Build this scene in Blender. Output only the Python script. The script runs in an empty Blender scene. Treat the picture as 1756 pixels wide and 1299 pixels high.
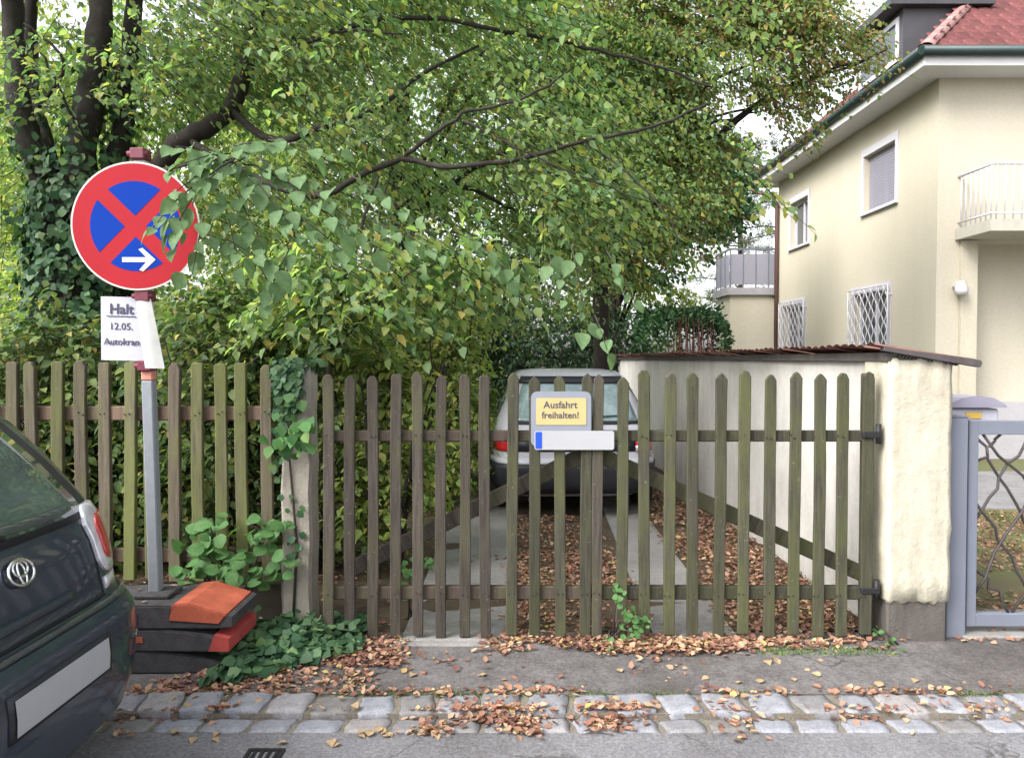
import bpy, bmesh, math, random
import numpy as np
from mathutils import Vector, Matrix, Euler

random.seed(7)
RNG = np.random.default_rng(11)
sc = bpy.context.scene
COL = sc.collection
rad = math.radians

# ------------------------------------------------------------------ camera
CAM_H, PITCH, FPX = 1.6, rad(1.5), 1310.0
cam_d = bpy.data.cameras.new('camera')
cam = bpy.data.objects.new('camera', cam_d)
COL.objects.link(cam)
cam.location = (0, 0, CAM_H)
cam.rotation_euler = (rad(90) - PITCH, 0, 0)
cam_d.sensor_width = 36.0
cam_d.lens = 36.0 * FPX / 1756.0
cam_d.clip_start = 0.05
cam_d.clip_end = 600
sc.camera = cam

# ------------------------------------------------------------------ sky, sun, exposure
SUN_EL, SUN_AZ = 42.0, 234.0          # sun behind the camera, to the left
world = bpy.data.worlds.new('World')
sc.world = world
world.use_nodes = True
wt = world.node_tree
wt.nodes.clear()
sky = wt.nodes.new('ShaderNodeTexSky')
sky.sky_type = 'NISHITA'
sky.sun_disc = False
sky.sun_elevation = rad(SUN_EL)
sky.sun_rotation = rad(SUN_AZ)
sky.air_density = 1.0
sky.dust_density = 4.0
sky.ozone_density = 1.0
hsv = wt.nodes.new('ShaderNodeHueSaturation')
hsv.inputs['Saturation'].default_value = 0.18       # overcast: a white sky
bg = wt.nodes.new('ShaderNodeBackground')
bg.inputs['Strength'].default_value = 0.15
wo = wt.nodes.new('ShaderNodeOutputWorld')
wt.links.new(sky.outputs[0], hsv.inputs['Color'])
wt.links.new(hsv.outputs[0], bg.inputs['Color'])
wt.links.new(bg.outputs[0], wo.inputs['Surface'])

sun_d = bpy.data.lights.new('sun', 'SUN')
sun_d.energy = 1.3
sun_d.angle = rad(35)
sun_d.color = (1.0, 0.96, 0.9)
sun = bpy.data.objects.new('sun', sun_d)
COL.objects.link(sun)
_a = rad(SUN_AZ)
_dir = Vector((math.sin(_a) * math.cos(rad(SUN_EL)), math.cos(_a) * math.cos(rad(SUN_EL)), math.sin(rad(SUN_EL))))
sun.rotation_euler = _dir.to_track_quat('Z', 'Y').to_euler()
sun.location = (-5, -10, 20)

vs = sc.view_settings
vs.view_transform = 'Standard'
vs.look = 'None'
vs.gamma = 1.0
vs.exposure = 1.75
vs.use_curve_mapping = False
sc.cycles.use_denoising = True
sc.cycles.max_bounces = 10
sc.cycles.diffuse_bounces = 8
sc.cycles.transmission_bounces = 6
sc.cycles.sample_clamp_indirect = 8


def at(px, py, Y):
    """world point on the ray of photo pixel (px, py) at depth Y"""
    cx, cy = (px - 878.0) / FPX, -(py - 649.5) / FPX
    d = Vector((cx, math.cos(PITCH) + cy * math.sin(PITCH), -math.sin(PITCH) + cy * math.cos(PITCH)))
    t = Y / d.y
    return Vector((d.x * t, Y, CAM_H + d.z * t))


# ------------------------------------------------------------------ materials
class NT:
    def __init__(s, name):
        s.m = bpy.data.materials.new(name)
        s.m.use_nodes = True
        s.t = s.m.node_tree
        s.t.nodes.clear()
        s.out = s.n('ShaderNodeOutputMaterial')

    def n(s, kind, **kw):
        nd = s.t.nodes.new(kind)
        for k, v in kw.items():
            setattr(nd, k, v)
        return nd

    def l(s, a, b):
        s.t.links.new(a, b)

    def coords(s, scale=(1, 1, 1), kind='Object'):
        tc = s.n('ShaderNodeTexCoord')
        mp = s.n('ShaderNodeMapping')
        mp.inputs['Scale'].default_value = scale
        s.l(tc.outputs[kind], mp.inputs['Vector'])
        return mp.outputs[0]

    def noise(s, vec, scale, detail=4, rough=0.55):
        nz = s.n('ShaderNodeTexNoise')
        nz.inputs['Scale'].default_value = scale
        nz.inputs['Detail'].default_value = detail
        nz.inputs['Roughness'].default_value = rough
        if vec is not None:
            s.l(vec, nz.inputs['Vector'])
        return nz.outputs['Fac']

    def ramp(s, fac, stops, interp='LINEAR'):
        r = s.n('ShaderNodeValToRGB')
        cr = r.color_ramp
        cr.interpolation = interp
        while len(cr.elements) < len(stops):
            cr.elements.new(0.5)
        for e, (p, c) in zip(cr.elements, stops):
            e.position = p
            e.color = (c[0], c[1], c[2], 1) if hasattr(c, '__len__') else (c, c, c, 1)
        s.l(fac, r.inputs['Fac'])
        return r.outputs['Color']

    def mix(s, fac, a, b, mode='MIX'):
        mx = s.n('ShaderNodeMix', data_type='RGBA', blend_type=mode)
        for sock, v in ((mx.inputs['Factor'], fac), (mx.inputs['A'], a), (mx.inputs['B'], b)):
            if hasattr(v, 'is_output'):
                s.l(v, sock)
            elif hasattr(v, '__len__'):
                sock.default_value = (v[0], v[1], v[2], 1)
            else:
                sock.default_value = v
        return mx.outputs['Result']

    def math(s, op, a, b=0.0):
        nd = s.n('ShaderNodeMath', operation=op)
        for i, v in enumerate((a, b)):
            if hasattr(v, 'is_output'):
                s.l(v, nd.inputs[i])
            else:
                nd.inputs[i].default_value = v
        return nd.outputs[0]

    def principled(s, col, rough=0.6, metal=0.0, spec=0.4, coat=0.0, bump=None, bump_s=0.3, bump_d=0.01):
        p = s.n('ShaderNodeBsdfPrincipled')
        for key, v in (('Base Color', col), ('Roughness', rough), ('Metallic', metal)):
            if hasattr(v, 'is_output'):
                s.l(v, p.inputs[key])
            elif hasattr(v, '__len__'):
                p.inputs[key].default_value = (v[0], v[1], v[2], 1)
            else:
                p.inputs[key].default_value = v
        p.inputs['Specular IOR Level'].default_value = spec
        p.inputs['Coat Weight'].default_value = coat
        p.inputs['Coat Roughness'].default_value = 0.04
        if bump is not None:
            b = s.n('ShaderNodeBump')
            b.inputs['Strength'].default_value = bump_s
            b.inputs['Distance'].default_value = bump_d
            s.l(bump, b.inputs['Height'])
            s.l(b.outputs[0], p.inputs['Normal'])
        s.p = p
        return p.outputs[0]

    def done(s, sh):
        s.l(sh, s.out.inputs['Surface'])
        return s.m


def m_plain(name, col, rough=0.5, metal=0.0, spec=0.4, coat=0.0, var=0.12, scale=6.0, bump=0.0):
    """paint, metal, plastic with slight uneven tone"""
    t = NT(name)
    v = t.coords()
    n1 = t.noise(v, scale, 5)
    n2 = t.noise(v, scale * 9, 3)
    f = t.math('ADD', t.math('MULTIPLY', n1, 0.7), t.math('MULTIPLY', n2, 0.3))
    c = t.ramp(f, [(0.3, [x * (1 - var) for x in col]), (0.7, [min(1, x * (1 + var)) for x in col])])
    return t.done(t.principled(c, rough, metal, spec, coat, n2 if bump else None, bump, 0.004))


def m_wood(name, base, dark, green, gw):
    t = NT(name)
    oi = t.n('ShaderNodeObjectInfo')
    tc = t.n('ShaderNodeTexCoord')
    add = t.n('ShaderNodeVectorMath', operation='ADD')
    cm = t.n('ShaderNodeCombineXYZ')
    t.l(t.math('MULTIPLY', oi.outputs['Random'], 37.0), cm.inputs[0])
    t.l(t.math('MULTIPLY', oi.outputs['Random'], 11.0), cm.inputs[2])
    t.l(tc.outputs['Object'], add.inputs[0])
    t.l(cm.outputs[0], add.inputs[1])
    mp = t.n('ShaderNodeMapping')
    mp.inputs['Scale'].default_value = (1, 1, 0.05)
    t.l(add.outputs[0], mp.inputs['Vector'])
    grain = t.noise(mp.outputs[0], 70, 6, 0.65)
    mp2 = t.n('ShaderNodeMapping')
    mp2.inputs['Scale'].default_value = (1, 1, 0.35)
    t.l(add.outputs[0], mp2.inputs['Vector'])
    blot = t.noise(mp2.outputs[0], 7, 5, 0.6)
    fine = t.noise(mp2.outputs[0], 60, 3, 0.6)
    c = t.ramp(grain, [(0.3, dark), (0.7, base)])
    gf = t.ramp(t.math('ADD', t.math('MULTIPLY', blot, 0.8), t.math('MULTIPLY', fine, 0.2)), [(0.5 - gw, 0.0), (0.62 - gw * 0.5, 0.85)])
    rg = t.math('MULTIPLY', gf, t.math('ADD', t.math('MULTIPLY', oi.outputs['Random'], 0.6), 0.45))
    c2 = t.mix(rg, c, green)
    lich = t.ramp(t.noise(add.outputs[0], 45, 3, 0.6), [(0.66, 0.0), (0.74, 0.55)])
    c2 = t.mix(lich, c2, (0.17, 0.165, 0.13))
    wv = t.mix(1.0, c2, t.ramp(oi.outputs['Random'], [(0, 0.78), (1, 1.15)]), 'MULTIPLY')
    return t.done(t.principled(wv, 0.85, 0, 0.2, 0, grain, 0.5, 0.003))


def m_leaf(name, stops, trans=0.38, clump=0.9, rough=0.5, bright=1.0):
    t = NT(name)
    g = t.n('ShaderNodeNewGeometry')
    c = t.ramp(g.outputs['Random Per Island'], [(p, [x * bright for x in cc]) for p, cc in stops])
    v = t.coords()
    n1 = t.noise(v, clump, 3)
    h = t.n('ShaderNodeHueSaturation')
    t.l(c, h.inputs['Color'])
    t.l(t.ramp(n1, [(0.3, 0.485), (0.7, 0.515)]), h.inputs['Hue'])
    t.l(t.ramp(n1, [(0.3, 0.75), (0.7, 1.3)]), h.inputs['Value'])
    col = h.outputs[0]
    sh = t.principled(col, rough + .1, 0, 0.2)
    tr = t.n('ShaderNodeBsdfTranslucent')
    tcol = t.mix(1.0, col, (1.3, 1.5, 0.75), 'MULTIPLY')
    t.l(tcol, tr.inputs['Color'])
    mx = t.n('ShaderNodeMixShader')
    mx.inputs['Fac'].default_value = trans
    t.l(sh, mx.inputs[1])
    t.l(tr.outputs[0], mx.inputs[2])
    return t.done(mx.outputs[0])


def m_render(name, col, stain, scale=3.0, bump=0.4, streak=True, dirt=0.5):
    """plaster with stains running down"""
    t = NT(name)
    v = t.coords()
    vs_ = t.coords((1.4, 1.4, 0.22))
    big = t.noise(v, scale, 6, 0.65)
    st = t.noise(vs_, scale * 2.2, 5, 0.6)
    fine = t.noise(v, 90, 4, 0.7)
    mid = t.noise(v, 22, 4, 0.6)
    f = t.ramp(t.math('ADD', t.math('MULTIPLY', big, 0.5), t.math('MULTIPLY', st if streak else big, 0.5)), [(0.42, 0.0), (0.68, dirt)])
    c = t.mix(f, col, stain)
    c = t.mix(0.14, c, t.ramp(mid, [(0.35, [x * 0.6 for x in col]), (0.65, [min(1, x * 1.15) for x in col])]))
    return t.done(t.principled(c, 0.9, 0, 0.2, 0, t.math('ADD', t.math('MULTIPLY', fine, 0.5), t.math('MULTIPLY', mid, 0.8)), bump, 0.008))


def m_ground(name, cols, scale, bump=0.4, speck=None, rough=0.9, crack=False):
    t = NT(name)
    v = t.coords()
    big = t.noise(v, scale, 7, 0.62)
    fine = t.noise(v, 160, 4, 0.75)
    mid = t.noise(v, 22, 4, 0.6)
    f = t.math('ADD', t.math('MULTIPLY', big, 0.65), t.math('MULTIPLY', mid, 0.35))
    n = len(cols)
    c = t.ramp(f, [(0.32 + 0.36 * i / max(1, n - 1), cols[i]) for i in range(n)])
    c = t.mix(1.0, c, t.ramp(fine, [(0.3, 0.62), (0.5, 1.0), (0.72, 1.5)]), 'MULTIPLY')
    if speck:
        vo = t.n('ShaderNodeTexVoronoi')
        vo.inputs['Scale'].default_value = 130
        t.l(v, vo.inputs['Vector'])
        sp = t.ramp(vo.outputs['Distance'], [(0.12, 0.5), (0.3, 0.0)])
        c = t.mix(sp, c, speck)
    if crack:
        wv = t.n('ShaderNodeVectorMath', operation='ADD')
        nz = t.n('ShaderNodeTexNoise')
        nz.inputs['Scale'].default_value = 3.0
        nz.inputs['Detail'].default_value = 5
        t.l(v, nz.inputs['Vector'])
        sc_ = t.n('ShaderNodeVectorMath', operation='SCALE')
        sc_.inputs['Scale'].default_value = 0.5
        t.l(nz.outputs['Color'], sc_.inputs[0])
        t.l(v, wv.inputs[0])
        t.l(sc_.outputs[0], wv.inputs[1])
        ve = t.n('ShaderNodeTexVoronoi', feature='DISTANCE_TO_EDGE')
        ve.inputs['Scale'].default_value = 0.9
        t.l(wv.outputs[0], ve.inputs['Vector'])
        ck = t.math('MULTIPLY', t.ramp(ve.outputs['Distance'], [(0.0, 0.75), (0.008, 0.0)]), t.ramp(big, [(0.45, 0.0), (0.55, 1.0)]))
        c = t.mix(ck, c, (0.03, 0.028, 0.025))
        gr = t.noise(v, 60, 2, 0.5)
        c = t.mix(1.0, c, t.ramp(gr, [(0.3, 0.72), (0.7, 1.28)]), 'MULTIPLY')
        st = t.noise(v, 0.9, 4, 0.7)
        c = t.mix(1.0, c, t.ramp(st, [(0.38, (0.72, 0.70, 0.68)), (0.55, (1.05, 1.05, 1.05))]), 'MULTIPLY')
    return t.done(t.principled(c, rough, 0, 0.3, 0, fine, bump, 0.01))


WOOD_BROWN = m_wood('weathered_wood', (0.080, 0.068, 0.057), (0.028, 0.023, 0.02), (0.062, 0.062, 0.033), 0.03)
WOOD_GREEN = m_wood('mossy_wood', (0.072, 0.068, 0.05), (0.025, 0.024, 0.018), (0.064, 0.069, 0.029), 0.08)
FENCE_BROWN = m_wood('fence_wood', (0.13, 0.108, 0.082), (0.05, 0.04, 0.03), (0.095, 0.095, 0.045), 0.06)
FENCE_GREEN = m_wood('fence_mossy_wood', (0.125, 0.118, 0.07), (0.05, 0.048, 0.028), (0.11, 0.125, 0.04), 0.12)
FENCE_RAIL = m_wood('fence_rail_wood', (0.17, 0.115, 0.085), (0.08, 0.055, 0.042), (0.09, 0.085, 0.05), 0.0)
WOOD_RAIL = m_wood('rail_wood', (0.085, 0.063, 0.05), (0.033, 0.026, 0.022), (0.06, 0.06, 0.034), 0.03)
BARK = m_ground('bark', [(0.014, 0.011, 0.010), (0.028, 0.023, 0.02), (0.05, 0.042, 0.036)], 5, 0.9)
TWIG = m_plain('twig_bark', (0.035, 0.028, 0.022), 0.85)
ASPHALT = m_ground('road_asphalt', [(0.115, 0.113, 0.122), (0.15, 0.148, 0.158), (0.19, 0.187, 0.197)], 1.6, 0.6, (0.27, 0.27, 0.28), crack=True)
PAVING = m_ground('pavement_asphalt', [(0.08, 0.074, 0.074), (0.128, 0.12, 0.12), (0.178, 0.168, 0.165)], 2.6, 0.9, (0.25, 0.24, 0.23), crack=True)
SOIL = m_ground('soil', [(0.035, 0.026, 0.018), (0.08, 0.058, 0.04), (0.09, 0.085, 0.04)], 1.5, 0.8)
GRASSG = m_ground('lawn_ground', [(0.14, 0.11, 0.07), (0.13, 0.13, 0.06), (0.11, 0.15, 0.05)], 2.0, 0.8)
CONCRETE = m_ground('driveway_concrete', [(0.14, 0.135, 0.13), (0.2, 0.195, 0.188), (0.26, 0.25, 0.245)], 2.2, 0.5)
MORTAR = m_ground('joint_dirt', [(0.10, 0.085, 0.07), (0.17, 0.15, 0.125), (0.15, 0.15, 0.10)], 9, 0.7)


def m_granite():
    t = NT('granite')
    oi = t.n('ShaderNodeObjectInfo')
    v = t.coords()
    a = t.noise(v, 17, 6, 0.75)
    b = t.noise(v, 150, 3, 0.7)
    c = t.ramp(t.math('ADD', t.math('MULTIPLY', a, 0.5), t.math('MULTIPLY', b, 0.5)), [(0.34, (0.10, 0.10, 0.105)), (0.5, (0.20, 0.20, 0.21)), (0.66, (0.29, 0.29, 0.302))])
    c = t.mix(1.0, c, t.ramp(oi.outputs['Random'], [(0, (0.68, 0.65, 0.60)), (0.35, (0.95, 0.96, 1.02)), (0.7, (1.0, 1.03, 1.1)), (1, (1.1, 1.0, 0.92))]), 'MULTIPLY')
    return t.done(t.principled(c, 0.75, 0, 0.4, 0, a, 0.5, 0.006))


GRANITE = m_granite()
WALL_WHITE = m_render('white_render', (0.50, 0.485, 0.465), (0.26, 0.245, 0.22), 2.2, 0.5, True, 0.65)
PILLAR = m_render('pillar_render', (0.44, 0.41, 0.335), (0.24, 0.215, 0.16), 4.0, 0.9, True, 0.7)
PLINTH = m_render('plinth_concrete', (0.10, 0.09, 0.082), (0.05, 0.046, 0.043), 5, 0.9, True, 0.8)
HOUSE = m_render('house_render', (0.50, 0.46, 0.375), (0.40, 0.365, 0.28), 0.8, 0.2, True, 0.45)
HPLINTH = m_render('house_plinth', (0.38, 0.37, 0.39), (0.32, 0.31, 0.32), 1.0, 0.1)
POSTC = m_render('post_concrete', (0.29, 0.265, 0.225), (0.18, 0.17, 0.14), 6, 0.9, False, 0.5)
WHITE = m_plain('white_paint', (0.50, 0.49, 0.53), 0.45, var=0.04)
SOFFIT = m_plain('soffit_paint', (0.56, 0.56, 0.57), 0.6, var=0.04)
GUTTER = m_plain('green_gutter', (0.016, 0.032, 0.032), 0.45, 0.1)
DARKSLATE = m_plain('dormer_sheet', (0.055, 0.055, 0.062), 0.5, 0.1)
BROWNPIPE = m_plain('brown_pipe', (0.10, 0.055, 0.045), 0.45)
REDTILE = None


def m_tile(name, cols):
    t = NT(name)
    oi = t.n('ShaderNodeObjectInfo')
    v = t.coords()
    a = t.noise(v, 9, 5, 0.65)
    b = t.noise(v, 70, 3, 0.65)
    c = t.ramp(t.math('ADD', t.math('MULTIPLY', a, 0.6), t.math('MULTIPLY', b, 0.4)), [(0.35, cols[0]), (0.52, cols[1]), (0.66, cols[2])])
    c = t.mix(1.0, c, t.ramp(oi.outputs['Random'], [(0, 0.75), (1, 1.2)]), 'MULTIPLY')
    return t.done(t.principled(c, 0.8, 0, 0.3, 0, b, 0.4, 0.004))


ROOFTILE = m_tile('roof_clay', [(0.06, 0.02, 0.02), (0.115, 0.035, 0.034), (0.16, 0.065, 0.06)])
COPTILE = m_tile('coping_clay', [(0.08, 0.045, 0.038), (0.17, 0.075, 0.058), (0.18, 0.12, 0.10)])
GLASS = m_plain('window_glass', (0.05, 0.06, 0.07), 0.05, 0, 0.7, 0.3, var=0.2, scale=1)
BLIND = m_plain('roller_blind', (0.25, 0.245, 0.29), 0.6, var=0.05)
CURTAIN = m_plain('net_curtain', (0.62, 0.64, 0.66), 0.8, var=0.12, scale=20)
GALV = m_plain('galvanised_pole', (0.20, 0.218, 0.24), 0.5, 0.1, var=0.12, scale=25)
SIGN_RED = m_plain('sign_red', (0.30, 0.014, 0.022), 0.6, 0, 0.12, var=0.06)
SIGN_BLUE = m_plain('sign_blue', (0.001, 0.030, 0.25), 0.6, 0, 0.08, var=0.06)
SIGN_WHITE = m_plain('sign_white', (0.48, 0.455, 0.42), 0.4, var=0.05)
CLAMP_RED = m_plain('red_clamp', (0.12, 0.02, 0.035), 0.5, var=0.25, scale=40)
BAND_RED = m_plain('faded_red_band', (0.5, 0.2, 0.15), 0.6, var=0.3, scale=30)
PAPER = m_plain('paper', (0.36, 0.36, 0.43), 0.7, var=0.06)
PAPERBACK = m_plain('paper_strip', (0.42, 0.42, 0.41), 0.7, var=0.12, scale=14)
INK = m_plain('ink', (0.045, 0.045, 0.075), 0.8)
RUBBER = m_plain('recycled_rubber', (0.045, 0.043, 0.046), 0.85, 0, 0.3, var=0.5, scale=12, bump=0.5)
ORANGE = m_plain('orange_end', (0.32, 0.08, 0.045), 0.75, 0, 0.2, var=0.4, scale=9)
PAINT_BLACK = m_plain('dark_car_paint', (0.013, 0.021, 0.036), 0.34, 0.0, 0.4, 0.7, var=0.2)
PAINT_SILVER = m_plain('pale_car_paint', (0.42, 0.42, 0.47), 0.3, 0.1, 0.5, 0.6, var=0.05)
CARGLASS = m_plain('dark_car_glass', (0.06, 0.082, 0.078), 0.03, 0, 0.6, 0.8, var=0.3)
CARGLASS2 = m_plain('pale_car_glass', (0.17, 0.24, 0.25), 0.05, 0, 0.6, 0.8, var=0.45, scale=3)  # grey-cyan base stands in for reflected sky and light through the cabin
BLACKPL = m_plain('black_plastic', (0.014, 0.015, 0.02), 0.5, var=0.2)
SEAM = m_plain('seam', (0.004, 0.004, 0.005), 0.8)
CHROME = m_plain('chrome', (0.75, 0.76, 0.78), 0.15, 1.0, var=0.05)
LAMP_RED = m_plain('red_lamp_lens', (0.42, 0.012, 0.022), 0.12, 0, 0.6, 0.8, var=0.3, scale=30)
LAMP_CLEAR = m_plain('clear_lamp_lens', (0.55, 0.55, 0.60), 0.12, 0.2, 0.6, 0.8, var=0.25, scale=25)
TYRE = m_plain('tyre', (0.018, 0.018, 0.018), 0.85)
STEEL = m_plain('grey_steel_gate', (0.15, 0.165, 0.205), 0.5, 0.1, var=0.07)
RUSTBAR = m_plain('wrought_bar', (0.05, 0.042, 0.045), 0.6, 0.3, var=0.3, scale=20)
IRON = m_plain('black_iron', (0.02, 0.02, 0.022), 0.6, 0.4)
SIGN_GREY = m_plain('sign_backplate', (0.19, 0.205, 0.245), 0.45, 0.1, var=0.06)
SIGN_YEL = m_plain('sign_yellow', (0.38, 0.31, 0.14), 0.5, var=0.05)
PLATE_WHITE = m_plain('number_plate_white', (0.31, 0.315, 0.33), 0.45, 0, 0.2, var=0.05)
PLATE_BLUE = m_plain('number_plate_blue', (0.01, 0.06, 0.42), 0.35)
YELLOWPL = m_plain('yellow_plastic', (0.55, 0.36, 0.07), 0.5)
LAVENDER = m_plain('lavender_grey_lid', (0.22, 0.21, 0.27), 0.4, var=0.1)
PAVER = m_ground('garden_paving', [(0.13, 0.125, 0.13), (0.2, 0.195, 0.2), (0.25, 0.25, 0.25)], 3, 0.3)

LF_MAIN = m_leaf('lime_leaf', [(0.0, (0.11, 0.185, 0.10)), (0.35, (0.165, 0.25, 0.12)), (0.7, (0.235, 0.31, 0.13)), (0.94, (0.31, 0.33, 0.12)), (0.985, (0.42, 0.36, 0.12)), (1.0, (0.40, 0.28, 0.11))], 0.58)
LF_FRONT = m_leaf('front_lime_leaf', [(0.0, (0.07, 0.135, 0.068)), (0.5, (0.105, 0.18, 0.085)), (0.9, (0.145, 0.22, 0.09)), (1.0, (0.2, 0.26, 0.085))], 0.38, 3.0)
LF_BROWN = m_leaf('autumn_leaf', [(0.0, (0.105, 0.175, 0.08)), (0.4, (0.185, 0.25, 0.095)), (0.68, (0.28, 0.285, 0.11)), (0.84, (0.36, 0.24, 0.125)), (1.0, (0.28, 0.14, 0.095))], 0.56)
LF_YEL = m_leaf('yellow_green_leaf', [(0.0, (0.14, 0.21, 0.07)), (0.5, (0.25, 0.33, 0.10)), (0.85, (0.36, 0.38, 0.12)), (1.0, (0.42, 0.37, 0.14))], 0.55)
LF_BLUE = m_leaf('bluish_leaf', [(0.0, (0.045, 0.11, 0.055)), (0.6, (0.08, 0.17, 0.08)), (1.0, (0.14, 0.22, 0.08))], 0.35)
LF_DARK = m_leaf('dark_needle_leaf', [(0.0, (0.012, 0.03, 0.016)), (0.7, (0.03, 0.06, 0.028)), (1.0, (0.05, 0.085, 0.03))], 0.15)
LF_IVY = m_leaf('ivy_leaf', [(0.0, (0.018, 0.05, 0.022)), (0.6, (0.045, 0.095, 0.045)), (0.95, (0.08, 0.14, 0.06)), (1.0, (0.14, 0.2, 0.06))], 0.15, 4.0, 0.4)
LF_SHRUB = m_leaf('shrub_leaf', [(0.0, (0.055, 0.105, 0.045)), (0.5, (0.11, 0.17, 0.06)), (0.85, (0.18, 0.24, 0.075)), (0.95, (0.25, 0.24, 0.07)), (1.0, (0.4, 0.32, 0.1))], 0.4)
LF_BRAMBLE = m_leaf('bramble_leaf', [(0.0, (0.045, 0.115, 0.04)), (0.7, (0.08, 0.17, 0.055)), (1.0, (0.15, 0.24, 0.07))], 0.3, 6.0)
LF_HEDGE = m_leaf('hedge_leaf', [(0.0, (0.02, 0.055, 0.025)), (0.7, (0.045, 0.095, 0.04)), (1.0, (0.08, 0.14, 0.05))], 0.2)
LF_DEAD = m_leaf('dead_leaf', [(0.0, (0.115, 0.055, 0.044)), (0.4, (0.235, 0.115, 0.08)), (0.7, (0.33, 0.19, 0.13)), (0.92, (0.40, 0.29, 0.20)), (1.0, (0.38, 0.27, 0.08))], 0.15, 3.0, 0.7)
LF_FALLEN = m_leaf('fallen_yellow_leaf', [(0.0, (0.3, 0.2, 0.08)), (0.5, (0.34, 0.25, 0.15)), (1.0, (0.24, 0.14, 0.08))], 0.15, 3.0, 0.7)
LF_PINE = m_leaf('pine_needle', [(0.0, (0.07, 0.085, 0.06)), (1.0, (0.13, 0.14, 0.09))], 0.15)
BRAID = m_plain('dead_brown_stem', (0.085, 0.038, 0.03), 0.9, var=0.5, scale=14)


# ------------------------------------------------------------------ object helpers
def tag(o, label=None, cat=None, group=None, kind=None):
    if label:
        o['label'] = label
    if cat:
        o['category'] = cat
    if group:
        o['group'] = group
    if kind:
        o['kind'] = kind
    return o


def empty(name, loc=(0, 0, 0), rz=0.0, label=None, cat=None, group=None):
    o = bpy.data.objects.new(name, None)
    COL.objects.link(o)
    o.location = loc
    o.rotation_euler = (0, 0, rz)
    o.empty_display_size = 0.1
    return tag(o, label, cat, group)


def link(name, me, parent=None, loc=None, rot=None):
    o = bpy.data.objects.new(name, me)
    COL.objects.link(o)
    if parent is not None:
        o.parent = parent
    if loc is not None:
        o.location = loc
    if rot is not None:
        o.rotation_euler = rot
    return o


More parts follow.
